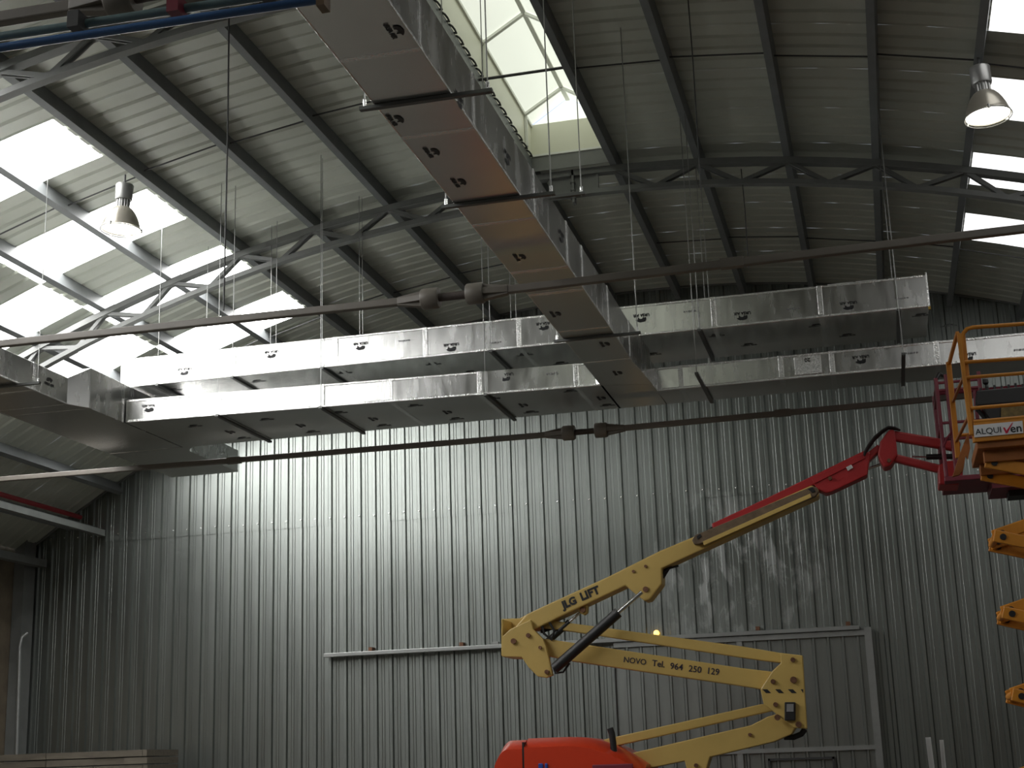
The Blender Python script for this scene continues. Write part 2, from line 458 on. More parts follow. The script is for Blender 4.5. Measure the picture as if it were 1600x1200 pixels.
# ---- ridge light
win = structure('window_1', (ARC_X, 10.0, arc_z(ARC_X)))
zr = arc_z(ARC_X); zc = zr+0.40; zt = zr+0.72
RY0 = Y_REAR+1
for (xa, xb) in ((HX0-0.03, HX0), (HX1, HX1+0.03)):
    MB().box(xa, xb, RY0, HY1, zr-0.02, zc).build('curb', M['curb'], win)
MB().box(HX0-0.03, HX1+0.03, HY1, HY1+0.03, zr-0.02, zc+0.02).build('curb', M['curb'], win)
MB().box(HX0-0.03, HX1+0.03, RY0-0.03, RY0, zr-0.02, zc).build('curb', M['curb'], win)
MB().box(HX0-0.02, HX1+0.02, HY1-0.012, HY1, zr-0.20, zr-0.0).build('apron', M['truss'], win)
MB().box(HX0, HX1, HY1-0.03, HY1-0.012, zr-0.012, zr+0.012).build('apron_edge', M['white_frame'], win)
for xx in (HX0+0.012, HX1-0.012):
    MB().box(xx-0.012, xx+0.012, RY0, HY1, zc-0.01, zc+0.03).build('eaves_bar', M['white_frame'], win)
MB().beam((ARC_X, RY0, zt-0.02), (ARC_X, HY1, zt-0.02), 0.05, 0.04).build('ridge_bar', M['white_frame'], win)
fy = [HY1-0.35-1.9*i for i in range(13)]
fy = [y for y in fy if y > RY0+0.1]
for y in fy:
    r = MB().beam((HX0, y, zc), (ARC_X, y, zt-0.03), 0.05, 0.03).build('rafter_bar', M['white_frame'], win)
    MB().beam((HX1, y, zc), (ARC_X, y, zt-0.03), 0.05, 0.03).build('rafter_bar', M['white_frame'], win)
    MB().beam((HX0+0.02, y+0.02, zr), (HX0+0.02, y+0.02, zc), 0.03, 0.03).build('curb_post', M['white_frame'], win)
ye = sorted([RY0]+fy+[HY1])
for i in range(len(ye)-1):
    for sx in (HX0, HX1):
        MB().add([(sx, ye[i], zc+0.02), (sx, ye[i+1], zc+0.02), (ARC_X, ye[i+1], zt), (ARC_X, ye[i], zt)], [(0, 1, 2, 3)]).build('pane', M['ridge'], win)
MB().add([(HX0, HY1+0.02, zc), (HX1, HY1+0.02, zc), (ARC_X, HY1+0.02, zt)], [(0, 1, 2)]).build('pane', M['ridge'], win)
MB().add([(HX0, RY0-0.02, zc), (HX1, RY0-0.02, zc), (ARC_X, RY0-0.02, zt)], [(0, 1, 2)]).build('pane', M['ridge'], win)
# added dark loops imitating light gaps at the sheet rib ends, left edge
yy = HY1-0.1
lp = MB().path([(0.0, 0, 0.0), (0.028, 0.02, -0.02), (0.034, 0.09, -0.022), (0.028, 0.17, -0.02), (0.0, 0.19, 0.0)], 0.011, 6).mesh('rib_gap_loop', M['dark_steel'], True)
while yy > 4.0:
    o = link('rib_gap_loop', lp, win); o.location = Vector((HX0-0.0, yy-0.18, zr-0.02))-win.location
    yy -= 0.25

# ---- trusses
def truss(Y, label, plate=False):
    t = thing('roof_truss', label, 'truss', (ARC_X, Y, arc_z(ARC_X)-0.5))
    MB().arcbar(X_LEFT+0.1, X_RIGHT-0.1, -0.275, -0.20, Y-0.06, Y+0.06).build('top_chord', M['truss'], t)
    MB().arcbar(X_LEFT+0.1, X_RIGHT-0.1, -0.53, -0.47, Y-0.05, Y+0.05).build('bottom_chord', M['truss'], t)
    def web(xa, xb):
        a = arc_pt(xa, -0.245); b = arc_pt(xb, -0.50)
        MB().beam((a.x, Y-0.03, a.z), (b.x, Y-0.03, b.z), 0.045, 0.02, up=(0, 1, 0)).build('web_bar', M['truss'], t)
        MB().beam((a.x, Y+0.03, a.z), (b.x, Y+0.03, b.z), 0.045, 0.02, up=(0, 1, 0)).build('web_bar', M['truss'], t)
    for i in range(len(PURL)-1):
        xm = (PURL[i]+PURL[i+1])/2
        if i == 10: continue
        web(PURL[i], xm); web(PURL[i+1], xm)
    # bolted splice at the crown
    pa = []
    for xx in (ARC_X-0.30, ARC_X+0.30):
        p0 = arc_pt(xx, -0.28); p1 = arc_pt(xx, -0.48)
        MB().beam((p0.x, Y, p0.z), (p1.x, Y, p1.z), 0.05, 0.03).build('crown_post', M['truss'], t)
    p = MB().box(ARC_X-0.30, ARC_X+0.30, Y-0.006, Y+0.006, arc_z(ARC_X)-0.50, arc_z(ARC_X)-0.26).build('gusset_plate', M['truss'], t)
    fl_ = MB().box(ARC_X-0.014, ARC_X+0.014, Y-0.06, Y+0.06, arc_z(ARC_X)-0.62, arc_z(ARC_X)-0.20).build('splice_flange', M['truss'], t)
    bm = MB().tube((-0.03, 0, 0), (0.03, 0, 0), 0.018, 6).mesh('bolt', M['dark_steel'])
    for j in range(4):
        o = link('bolt', bm, fl_); o.location = Vector((ARC_X, Y-0.045, arc_z(ARC_X)-0.57+0.1*j))
    return t
truss(16.4, 'grey lattice roof truss beyond the ridge light, nearest the end wall')
truss(11.0, 'grey lattice roof truss at the upper left, behind the blue pipe')

# ---- tie rods
def tie(Y, label, zmid=5.38):
    t = thing('tie_rod', label, 'tie rod', (ARC_X, Y, zmid))
    zend = zmid+0.05
    MB().beam((X_LEFT+0.02, Y, zend), (-3.42, Y, zmid), 0.06, 0.062).build('bar', M['tie'], t, bevel=0.008)
    MB().beam((-2.92, Y, zmid), (X_RIGHT-0.02, Y, zend+0.03), 0.06, 0.062).build('bar', M['tie'], t, bevel=0.008)
    for s in (-1, 1):
        # tapering gusset cone, collar, threaded spindle
        xa = ARC_X+s*0.255; xb = ARC_X+s*0.47
        MB().beam((xa, Y, zmid), (xb, Y, zmid), 0.06, 0.135, h2=0.07).build('gusset', M['tie'], t, bevel=0.003)
        MB().beam((xa, Y, zmid), (xb, Y, zmid), 0.135, 0.05, w2=0.07).build('gusset', M['tie'], t, bevel=0.003)
        nm = Matrix.Translation((ARC_X+s*0.12, Y, zmid)) @ Matrix.Rotation(s*math.pi/2, 4, 'Y')
        MB().lathe([(0.045, 0.0), (0.08, 0.0), (0.088, 0.012), (0.088, 0.13), (0.08, 0.145), (0.03, 0.145)], nm, 22).build('collar', M['tie'], t, True)
    MB().tube((ARC_X-0.17, Y, zmid), (ARC_X+0.17, Y, zmid), 0.034, 16).build('threaded_spindle', M['screw'], t, True)
    for xx in (-7.6, -0.9, 3.0):
        MB().box(xx-0.09, xx+0.09, Y-0.036, Y+0.036, zmid-0.02, zmid+0.055).build('splice_sleeve', M['tie'], t)
    return t
tie(11.0, 'beige steel tie rod with turnbuckle passing in front of the long duct')
tie(16.4, 'steel tie rod with turnbuckle running below the lower wall duct')
tie(5.9, 'steel tie rod cut by the upper left corner, above the blue pipe')

# ---- pipes at the upper left
def pipe(name, label, pts, r, material, cat='pipe'):
    return tag(MB().path(pts, r, 12).build(name, material, smooth=True), label, cat)
bp = thing('service_pipe', 'bright blue service pipe crossing the upper left corner', 'pipe', (-3.2, 5.7, 5.0))
MB().tube(at_y(-160, 99, 5.7), at_y(500, -1, 5.7), 0.021, 12).build('pipe_run', M['blue_pipe'], bp, True)
e = at_y(505, 0, 5.7)
MB().box(e.x-0.02, e.x+0.02, 5.66, 5.74, e.z-0.045, e.z+0.10).build('end_bracket', M['brown'], bp)
tp = thing('service_pipe', 'dull teal service pipe just above the blue one', 'pipe', (-3.2, 5.78, 5.1))
MB().tube(at_y(-160, 82, 5.78), at_y(520, -22, 5.78), 0.022, 12).build('pipe_run', M['teal_pipe'], tp, True)
for xx in (120, 275, 420):
    c = at_y(xx, 55-xx*0.155, 5.74)
    MB().box(c.x-0.03, c.x+0.03, 5.70, 5.80, c.z-0.035, c.z+0.05).build('pipe_clamp', M['maroon'] if xx == 275 else M['dark_steel'], tp)

# ================================================================== DUCTS
def bear_mesh():
    """the little black animal-over-lettering maker's mark, about 0.1 m wide, facing +z of its own frame"""
    mb = MB()
    t = text_mesh('URSA AIR', size=0.042, bold=0.0012, extrude=0.0008, name='maker_mark', material=M['ink'])
    vs = [(v.co.x, v.co.y-0.028, v.co.z) for v in t.vertices]; fs = [tuple(p.vertices) for p in t.polygons]
    mb.add(vs, fs)
    body = [(-0.052, 0.004), (-0.05, 0.03), (-0.036, 0.044), (-0.012, 0.046), (0.012, 0.05), (0.03, 0.046), (0.044, 0.04), (0.06, 0.03),
            (0.058, 0.024), (0.044, 0.022), (0.038, 0.016), (0.04, 0.0), (0.026, 0.0), (0.022, 0.012), (0.008, 0.016), (-0.01, 0.014), (-0.016, 0.0),
            (-0.03, 0.0), (-0.03, 0.012), (-0.038, 0.0)]
    n = len(body)
    mb.add([(a, b, 0.0008) for a, b in body], [tuple(range(n-1, -1, -1))])
    bpy.data.meshes.remove(t)
    return mb
BEAR = bear_mesh().mesh('maker_mark', M['ink'])
def faint_mesh():
    mb = MB()
    x = -0.07
    for w in (0.02, 0.012, 0.03, 0.016, 0.022):
        mb.add([(x, -0.007, 0.0006), (x+w, -0.007, 0.0006), (x+w, 0.007, 0.0006), (x, 0.007, 0.0006)], [(0, 1, 2, 3)]); x += w+0.008
    return mb.mesh('faint_print', M['ink_grey'])
FAINT = faint_mesh()
def mark(me, name, parent, origin, right, up):
    o = link(name, me, parent)
    m = frame(origin, right, up)
    base = world_of(parent)
    o.matrix_basis = Matrix.Translation(-base) @ m
    return o

def duct_x(t, x0, x1, y0, y1, z0, z1, seams, y0b=None):
    """run along x: one section between each pair of joints, taped joints, taped lower front edge"""
    y0b = y0 if y0b is None else y0b
    yf = lambda x: y0+(y0b-y0)*(x-x0)/(x1-x0)
    cuts = [x0]+sorted(s for s in seams if x0 < s < x1)+[x1]
    for i in range(len(cuts)-1):
        a, b = cuts[i], cuts[i+1]
        j = random.uniform(-0.004, 0.004)
        q = lambda x: [(x, yf(x)+j, z0), (x, y1, z0), (x, y1, z1), (x, yf(x)+j+random.uniform(-.004, .004), z1)]
        MB().hull4(q(a+0.002), q(b-0.002)).build('duct_section', M['foil'], t, bevel=0.006)
    for s in cuts[1:-1]:
        w = 0.028
        for (sa, sb) in ((s-w, s+w),):
            q = lambda x: [(x, yf(x)-0.006, z0-0.004), (x, y1+0.004, z0-0.004), (x, y1+0.004, z1+0.004), (x, yf(x)-0.006, z1+0.004)]
            MB().hull4(q(sa), q(sb)).build('joint_tape', M['tape'], t, bevel=0.004)
    pts = []
    MB().beam((x0+0.03, yf(x0)-0.002, z0+0.012), (x1-0.03, yf(x1)-0.002, z0+0.012), 0.014, 0.030).build('edge_tape', M['tape'], t, bevel=0.006)
    MB().beam((x0+0.03, yf(x0)-0.001, z1-0.012), (x1-0.03, yf(x1)-0.001, z1-0.012), 0.008, 0.024).build('edge_tape', M['tape'], t, bevel=0.003)

def hanger_x(t, x, ya, yb, z, top=None):
    """channel under a duct that runs along x, with a threaded rod at either end up to the roof"""
    ch = MB().box(x-0.02, x+0.02, ya-0.05, yb+0.05, z-0.026, z-0.003).build('hanger_channel', M['channel'], t)
    for yy in (ya-0.028, yb+0.028):
        zt_ = arc_z(x)-0.01 if top is None else top
        MB().tube((x, yy, z-0.035), (x, yy, zt_), 0.0045, 6).build('hanger_rod', M['galv_rod'], ch)
def hanger_y(t, y, xa, xb, z):
    ch = MB().box(xa-0.10, xb+0.26, y-0.018, y+0.018, z-0.026, z-0.003).build('hanger_channel', M['channel'], t)
    for xx in (xa-0.07, xb+0.23):
        MB().tube((xx, y, z-0.035), (xx, y, arc_z(xx)-0.01), 0.0045, 6).build('hanger_rod', M['galv_rod'], ch)
        MB().tube((xx, y, z), (xx, y, z+0.045), 0.012, 8).build('rod_nut', M['tape'], ch)

# ---- upper wall duct
UZ0, UZ1, UY0, UY1 = 6.08, 6.425, 15.07, 16.26
ud = thing('air_duct', 'upper foil duct along the end wall with an open taped right end', 'duct', (-3.8, 15.6, UZ0))
useams = [at_y(x, y, UY0).x for x, y in ((365, 585), (525, 570), (665, 557), (812, 545), (965, 530), (1117, 516), (1284, 499))]
useams = [useams[0]-1.1]+useams
duct_x(ud, -8.45, 0.74, UY0, UY1, UZ0, UZ1, useams)
for x, y in ((243, 598), (362, 587), (500, 571), (765, 545), (1093, 515), (1404, 484)):
    hanger_x(ud, at_z(x, y, UZ0).x, UY0, UY1, UZ0)
for x, y in ((288, 580), (424, 553), (563, 540), (705, 545), (850, 509), (1002, 496), (1160, 493), (1326, 477)):
    p = at_y(x, y, UY0-0.007); mark(BEAR, 'maker_mark', ud, (p.x, UY0-0.0075, min(max(p.z, UZ0+0.09), UZ1-0.07)), (-1, 0, 0), (0, 0, -1))
for x, y in ((632, 532), (775, 535), (1078, 486), (1240, 482), (1410, 466)):
    p = at_y(x, y, UY0-0.007); mark(FAINT, 'faint_print', ud, (p.x, UY0-0.0075, p.z), (1, 0, 0), (0, 0, 1))
for i in range(9):
    for yy in (15.35, 15.85):
        mark(BEAR, 'maker_mark', ud, (-7.9+i*1.07+(0.3 if yy > 15.5 else 0), yy, UZ0-0.003), (1, 0, 0), (0, -1, 0))
# frayed end: insulation board edge and loose tape
MB().box(0.735, 0.75, UY0-0.012, UY0+0.03, UZ0-0.01, UZ1+0.025).build('end_tape', M['tape'], ud, bevel=0.004)
MB().box(0.73, 0.755, UY0-0.012, UY0+0.02, UZ0-0.03, UZ0+0.0).build('insulation_edge', mat('glass_wool', (0.45, 0.30, 0.06), 0.9), ud)
MB().box(-0.26, 0.0, UY0+0.05, UY0+0.07, UZ1+0.012, UZ1+0.022).build('loose_strip', M['pale_profile'], ud)
MB().box(0.03, 0.24, UY0+0.05, UY0+0.07, UZ1+0.012, UZ1+0.022).build('loose_strip', M['pale_profile'], ud)

# ---- lower wall duct: deep run on the left, shallow run on the right
LZ0, LZ1 = 5.60, 5.865
ld = thing('air_duct', 'lower foil duct along the end wall, met by the long duct', 'duct', (-3.0, 15.8, LZ0))
lseams = [at_z(x, y, LZ0).x for x, y in ((345, 650), (505, 637), (610, 628), (750, 617), (900, 604))]
duct_x(ld, -8.25, -2.72, 14.86, 16.32, LZ0, LZ1, lseams, y0b=15.19)
rseams = [at_z(x, y, LZ0).x for x, y in ((1065, 608), (1222, 593), (1302, 587), (1466, 571))]
duct_x(ld, -2.21, 4.4, 15.67, 16.32, LZ0, LZ1, rseams+[2.0, 3.2])
# shoe piece where the long duct comes in
sh = MB()
sh.add([(-2.75, 15.19, LZ0), (-2.21, 15.33, LZ0), (-2.21, 15.34, LZ1), (-2.75, 15.19, LZ1),
        (-2.75, 16.32, LZ0), (-2.19, 16.32, LZ0), (-2.19, 16.32, LZ1), (-2.75, 16.32, LZ1),
        (-2.50, 15.67, LZ0), (-2.19, 15.67, LZ0)], [(0, 3, 2, 1), (4, 5, 6, 7), (0, 4, 7, 3), (3, 7, 6, 2), (1, 2, 6, 5), (0, 1, 5, 4)])
sh.build('shoe_piece', M['foil'], ld)
MB().add([(-2.80, 15.185, LZ0+0.01), (-2.715, 15.13, LZ0+0.01), (-2.715, 15.13, LZ1-0.13), (-2.80, 15.185, LZ1-0.02), (-2.76, 15.22, LZ0+0.1)],
         [(0, 1, 2, 3), (0, 3, 4), (1, 4, 2), (2, 4, 3), (0, 4, 1)]).build('shoe_wedge', M['tape'], ld)
for (x, y), (ya, yb) in zip(((345, 650), (505, 637), (757, 613), (1093, 590), (1411, 573)), ((14.9, 16.32), (14.98, 16.32), (15.09, 16.32), (15.04, 16.32), (15.04, 16.32))):
    hanger_x(ld, at_z(x, y, LZ0).x, ya, yb, LZ0)
for x, y in ((233, 637), (790, 589)):
    p = at_y(x, y, 15.0); yf = 14.86+0.33*(p.x+8.25)/5.53
    p = at_y(x, y, yf); mark(BEAR, 'maker_mark', ld, (p.x, yf-0.0075, p.z), (-1, 0, 0), (0, 0, -1))
for x, y in ((1345, 561), (1512, 557)):
    p = at_y(x, y, 15.66); mark(BEAR, 'maker_mark', ld, (p.x, 15.66, p.z), (-1, 0, 0), (0, 0, -1))
for x, y in ((863, 583), (1425, 551), (1595, 546)):
    p = at_y(x, y, 15.66 if x > 1000 else 15.13); mark(FAINT, 'faint_print', ld, (p.x, p.y-0.002, p.z), (1, 0, 0), (0, 0, 1))
a = at_y(1243, 590, 15.655); b = at_y(1282, 557, 15.655)
pp = MB().box(a.x, b.x, 15.648, 15.668, LZ0+0.03, LZ1-0.03).build('patch_panel', M['tape'], ld, bevel=0.003)
t_ = text_mesh('20', size=0.06, bold=0.002, extrude=0.0008, name='maker_mark', material=M['ink'])
mark(t_, 'maker_mark', pp, ((a.x+b.x)/2, 15.6465, LZ1-0.075), (-1, 0, 0), (0, 0, -1)).matrix_basis = frame(((a.x+b.x)/2, 15.6465, LZ1-0.075), (-1, 0, 0), (0, 0, -1))
for i in range(6):
    for yy in (15.3, 15.75, 16.1):
        mark(BEAR, 'maker_mark', ld, (-7.6+i*0.9+0.25*(yy > 15.5), yy, LZ0-0.003), (1, 0, 0) if yy != 15.75 else (0, 1, 0), (0, -1, 0) if yy != 15.75 else (1, 0, 0))

# ---- left duct coming towards the camera, plenum, stub to the wall
fd = thing('air_duct', 'foil duct at the left edge with an offset plenum and a stub towards the wall', 'duct', (-8.8, 13.0, LZ0))
FX0, FX1 = -9.26, -8.40
FZ1 = LZ0+0.30
cuts = [6.0, 7.2, 8.4, 9.6, 10.8, 12.0, 13.2, 13.85]
for i in range(len(cuts)-1):
    MB().box(FX0, FX1, cuts[i]+0.002, cuts[i+1]-0.002, LZ0, FZ1).build('duct_section', M['foil'], fd, bevel=0.006)
    if i: MB().box(FX0-0.004, FX1+0.004, cuts[i]-0.025, cuts[i]+0.025, LZ0-0.004, FZ1+0.004).build('joint_tape', M['tape'], fd, bevel=0.003)
PZ1 = LZ0+0.46
MB().hull4([(FX0, 13.85, LZ0), (FX1, 13.85, LZ0), (FX1, 13.85, FZ1), (FX0, 13.85, FZ1)],
           [(FX0, 14.10, LZ0), (-8.27, 14.10, LZ0), (-8.27, 14.10, PZ1), (FX0, 14.10, PZ1)]).build('offset_piece', M['foil'], fd, bevel=0.005)
MB().box(FX0, -8.27, 14.102, 16.3, LZ0, PZ1).build('plenum', M['foil'], fd, bevel=0.006)
MB().box(FX0, -8.28, 16.304, 18.0, LZ0, LZ0+0.30).build('stub', M['foil'], fd, bevel=0.006)
fil = [(-8.28, 16.5), (-8.28, 16.31), (-8.02, 16.31)]
fv = [(-8.28, 16.62), (-8.28, 16.31), (-7.98, 16.31)]+[(-7.98-0.30*math.sin(t), 16.62-0.31*math.cos(t)) for t in (0.3, 0.6, 0.9, 1.2)]
n = len(fv)
MB().add([(p[0], p[1], LZ0+0.001) for p in fv]+[(p[0], p[1], LZ0+0.29) for p in fv],
         [tuple(range(n)), tuple(range(2*n-1, n-1, -1))]+[(i, n+i, n+(i+1) % n, (i+1) % n) for i in range(n)]).build('corner_fillet', M['foil'], fd)
MB().beam((FX1, 6.0, LZ0+0.008), (FX1, 13.85, LZ0+0.008), 0.012, 0.02).build('edge_tape', M['tape'], fd, bevel=0.004)
MB().beam((FX0, 6.0, LZ0+0.004), (FX0, 14.1, LZ0+0.004), 0.02, 0.02).build('edge_tape', M['tape'], fd, bevel=0.004)
MB().box(-8.29, -8.262, 14.84, 14.87, LZ0, LZ1+0.02).build('joint_tape', M['tape'], fd)
for y in (12.9, 9.9, 7.0): hanger_y(fd, y, FX0, FX1, LZ0)
p = at_x(77, 597, FX1); mark(BEAR, 'maker_mark', fd, (FX1+0.004, p.y, p.z), (0, 1, 0), (0, 0, 1))

# ---- long duct along the building
md = thing('air_duct', 'long foil duct running away from the camera under the ridge light', 'duct', (-2.5, 9.0, LZ0))
MX0, MX1, MZ1 = -2.74, -2.255, 5.985
cuts = [1.2, 2.4, 3.6, 4.8, 6.05, 7.25, 8.38, 10.06, 11.23, 11.86, 13.05, 14.23, 15.19]
for i in range(len(cuts)-1):
    a, b = cuts[i], cuts[i+1]
    zt0 = MZ1+0.004*max(0, a-9)
    if i < len(cuts)-2:
        MB().box(MX0, MX1, a+0.002, b-0.002, LZ0, zt0).build('duct_section', M['foil'], md, bevel=0.006)
    else:
        MB().add([(MX0, a+.002, LZ0), (MX1, a+.002, LZ0), (MX1, a+.002, zt0), (MX0, a+.002, zt0),
                  (MX0-0.01, 15.185, LZ0), (MX1+0.05, 15.325, LZ0), (MX1+0.04, 15.325, LZ1+0.12), (MX0, 15.185, LZ1+0.12)],
                 [(3, 2, 1, 0), (4, 5, 6, 7), (0, 1, 5, 4), (1, 2, 6, 5), (2, 3, 7, 6), (3, 0, 4, 7)]).build('duct_section', M['foil'], md)
    if i:
        w = 0.022 if a not in (11.23, 11.86) else 0.03
        MB().box(MX0-0.003, MX1+0.005, a-w, a+w, LZ0-0.003, zt0+0.004).build('joint_tape', M['tape'], md, bevel=0.003)
for xx, s in ((MX0, -1), (MX1, 1)):
    MB().beam((xx+s*0.001, 1.2, LZ0+0.008), (xx+s*0.001, 15.17, LZ0+0.008), 0.010, 0.022).build('edge_tape', M['tape'], md, bevel=0.004)
for y in (7.86, 9.59, 13.29): hanger_y(md, y, MX0, MX1, LZ0)
hanger_y(md, 10.75, MX0, MX1, MZ1+0.06)
for x, y in ((617, 48), (618, 187), (675, 238), (717, 285), (812, 402), (868, 491), (945, 538), (965, 583)):
    p = at_z(x, y, LZ0-0.003); mark(BEAR, 'maker_mark', md, (p.x, p.y, LZ0-0.0035), (0, 1, 0), (1, 0, 0))
for x, y in ((718, 158), (793, 247), (878, 370)):
    p = at_x(x, y, MX1+0.006); mark(BEAR, 'maker_mark', md, (MX1+0.0062, p.y, p.z), (0, -1, 0), (0, 0, -1))

# ================================================================== LAMPS
def lamp(label, px, Y, ztop, tilt):
    t = thing('high_bay_lamp', label, 'lamp', (px, Y, ztop))
    mt = Matrix.Translation((px, Y, ztop)) @ Matrix.Rotation(tilt[0], 4, 'X') @ Matrix.Rotation(tilt[1], 4, 'Y')
    MB().lathe([(0.02, 0.0), (0.095, -0.003), (0.10, -0.012), (0.098, -0.03), (0.094, -0.165), (0.088, -0.18), (0.03, -0.18)], mt, 28).build('ballast_housing', M['lamp_grey'], t, True)
    mb = MB(); n = 60; vs = []; fs = []
    for z in (-0.175, -0.275):
        for j in range(n):
            r = 0.074 if j % 4 < 2 else 0.064
            a = 2*math.pi*j/n; vs.append(mt @ Vector((r*math.cos(a), r*math.sin(a), z)))
    fs = [(j, (j+1) % n, n+(j+1) % n, n+j) for j in range(n)]
    mb.add(vs, fs).build('finned_neck', M['lamp_grey'], t)
    prof = [(0.06, -0.262), (0.085, -0.272), (0.11, -0.29), (0.138, -0.325), (0.163, -0.37), (0.185, -0.42), (0.202, -0.475), (0.210, -0.50),
            (0.214, -0.505), (0.214, -0.515), (0.205, -0.515), (0.200, -0.50), (0.17, -0.41), (0.10, -0.30), (0.05, -0.285)]
    MB().lathe(prof, mt, 40, cap=False).build('reflector_bell', M['lamp_bell'], t, True)
    MB().lathe([(0.0005, -0.498), (0.2, -0.5), (0.2, -0.506), (0.0005, -0.512)], mt, 40, cap=False).build('lamp_glass', M['lamp_glass'], t, True)
    ring = [mt @ Vector((0.219*math.cos(a), 0.219*math.sin(a), -0.528)) for a in [2*math.pi*i/40 for i in range(40)]]
    MB().path(ring, 0.0055, 6, closed=True).build('rim_ring', M['lamp_grey'], t, True)
    for k in range(3):
        a = 2*math.pi*k/3+0.5
        c = Vector((0.216*math.cos(a), 0.216*math.sin(a), -0.52))
        MB().tube(mt @ (c+Vector((0, 0, -0.018))), mt @ (c+Vector((0, 0, 0.022))), 0.011, 8).build('rim_clip', M['lamp_grey'], t, True)
    MB().tube((px, Y, ztop-0.005), (px, Y, ztop+0.12), 0.012, 8).build('suspension_hook', M['dark_steel'], t)
    return t
pR = at_z(1530, 106, 7.96); pL = at_z(195, 289, 7.92)
lamp('lit high bay lamp hanging under the right roof slope', pR.x, pR.y, pR.z, (-0.05, -0.045))
lamp('lit high bay lamp hanging under the left roof slope before a bright roof sheet', pL.x, pL.y, pL.z, (-0.02, 0.04))

# ================================================================== DOOR AND WALL FITTINGS
door = structure('door_1', (-2.1, 21.9, 0))
DX0, DX1, DZ = -3.95, -0.30, 3.30
x = DX0; i = 0
while x < DX1-0.01:
    b = min(x+0.21, DX1)
    MB().add([(x, 21.90, 0.02), (x+0.16, 21.90, 0.02), (x+0.175, 21.875, 0.02), (b-0.005, 21.875, 0.02), (b, 21.90, 0.02),
              (x, 21.90, DZ), (x+0.16, 21.90, DZ), (x+0.175, 21.875, DZ), (b-0.005, 21.875, DZ), (b, 21.90, DZ)],
             [(0, 1, 6, 5), (1, 2, 7, 6), (2, 3, 8, 7), (3, 4, 9, 8)]).build('door_panel', M['door'], door)
    x = b
MB().box(DX0, DX1, 21.84, 21.90, DZ-0.01, DZ+0.06).build('top_rail', M['rail'], door)
MB().box(DX0, DX1, 21.845, 21.90, 1.70, 1.76).build('mid_rail', M['rail'], door)
MB().box(DX1, DX1+0.10, 21.83, 21.93, 0.0, 3.40).build('door_stile', M['rail'], door)
MB().box(DX0-0.012, DX0, 21.86, 21.93, 0.0, 3.30).build('door_stile', M['dark_steel'], door)
MB().box(-2.13, -2.05, 21.85, 21.90, DZ-0.16, DZ).build('bracket_plate', M['rail'], door)
MB().box(-2.23, -2.15, 21.85, 21.90, 0, 1.7).build('mid_post', M['rail'], door)
for (xa, xb, za, zb) in ((-1.80, -1.77, 0.0, 1.62), (-0.90, -0.87, 0.0, 1.62), (-1.80, -0.87, 1.59, 1.62)):
    MB().box(xa, xb, 21.835, 21.90, za, zb).build('wicket_frame', M['dark_steel'], door)
rl = thing('door_rail', 'grey overhead sliding door rail fixed across the end wall', 'rail', (-4.4, 21.85, 3.4))
MB().box(-8.54, -0.36, 21.80, 21.87, 3.37, 3.43).build('track', M['rail'], rl, bevel=0.006)
MB().box(-8.50, -0.36, 21.87, 21.965, 3.39, 3.42).build('wall_flange', M['rail'], rl)
for (px_, py_) in ((579, 1014), (721, 1004), (1184, 984), (1325, 975)):
    c = at_y(px_, py_, 21.84)
    br = MB().box(c.x-0.03, c.x+0.03, 21.82, 21.96, 3.43, 3.49).build('rail_bolt', M['pin'], rl)
c = at_y(775, 1010, 21.84)
MB().box(c.x-0.05, c.x+0.05, 21.80, 21.87, 3.43, 3.47).build('end_stop', M['galv_rod'], rl)
for dxp in (1078, 1188, 1305):
    c = at_y(dxp, 990, 21.86)
    MB().box(c.x-0.035, c.x+0.035, 21.86, 21.89, 3.30, 3.39).build('trolley', M['rail'], door)
c = at_y(1025, 989, 21.9)
tag(MB().lathe([(0.001, 0), (0.045, 0.0), (0.04, 0.03), (0.001, 0.035)], Matrix.Translation((c.x, 21.94, c.z)) @ Matrix.Rotation(math.pi/2, 4, 'X'), 14, cap=False)
    .build('signal_lamp', M['indicator'], smooth=True), 'small amber light glowing on the wall above the door rail', 'light')

# left side: rail, pipe, post
MB().box(-12.56, -12.46, 10.0, 21.9, 5.56, 5.66).build('trim_1', M['rail'], kind='structure')
MB().box(-12.66, -12.60, 10.0, 21.9, 5.64, 5.72).build('trim_2', M['dark_steel'], kind='structure')
tag(MB().tube((-12.9, 10.0, 5.9), (-12.9, 21.85, 5.9), 0.04, 12).build('sprinkler_pipe', M['red_pipe'], smooth=True), 'dark red pipe along the left eaves', 'pipe')
MB().box(X_LEFT+0.01, X_LEFT+0.2, 21.6, 21.93, 0, 5.55).build('trim_3', M['truss'], kind='structure')
_b = at_x(20, 870, -13.6)
MB().box(-13.68, -13.52, 10.0, 21.9, _b.z-0.07, _b.z+0.05).build('trim_4', M['truss'], kind='structure')
tag(MB().path([Vector((at_y(30, 1190, 21.5).x, 21.5, 0.0)), at_y(31, 1010, 21.5), at_y(34, 996, 21.52), at_y(43, 989, 21.6)], 0.03, 10).build('drain_pipe', M['rail'], smooth=True), 'grey drain pipe bending into the left corner of the hall', 'pipe')

# ================================================================== HANGING CABLES
def cable(label, x, y, Y, y2, r=0.006):
    a = at_y(x, y, Y); b = at_y(x, y2, Y)
    return tag(MB().path([(a.x, Y, a.z), (a.x+0.008, Y, a.z*0.6+b.z*0.4), (a.x, Y, b.z)], r, 6).build('hanging_cable', M['dark_steel'], smooth=True), label, 'cable')
cable('dark cable hanging from the upper left truss', 358, 14, 10.9, 484, 0.008)
cable('thin dark cable hanging from the truss right of the ridge light', 1158, 264, 16.4, 420)
cable('thin dark cable at the top hanging between two right-hand purlins', 1072, -40, 12.6, 300)

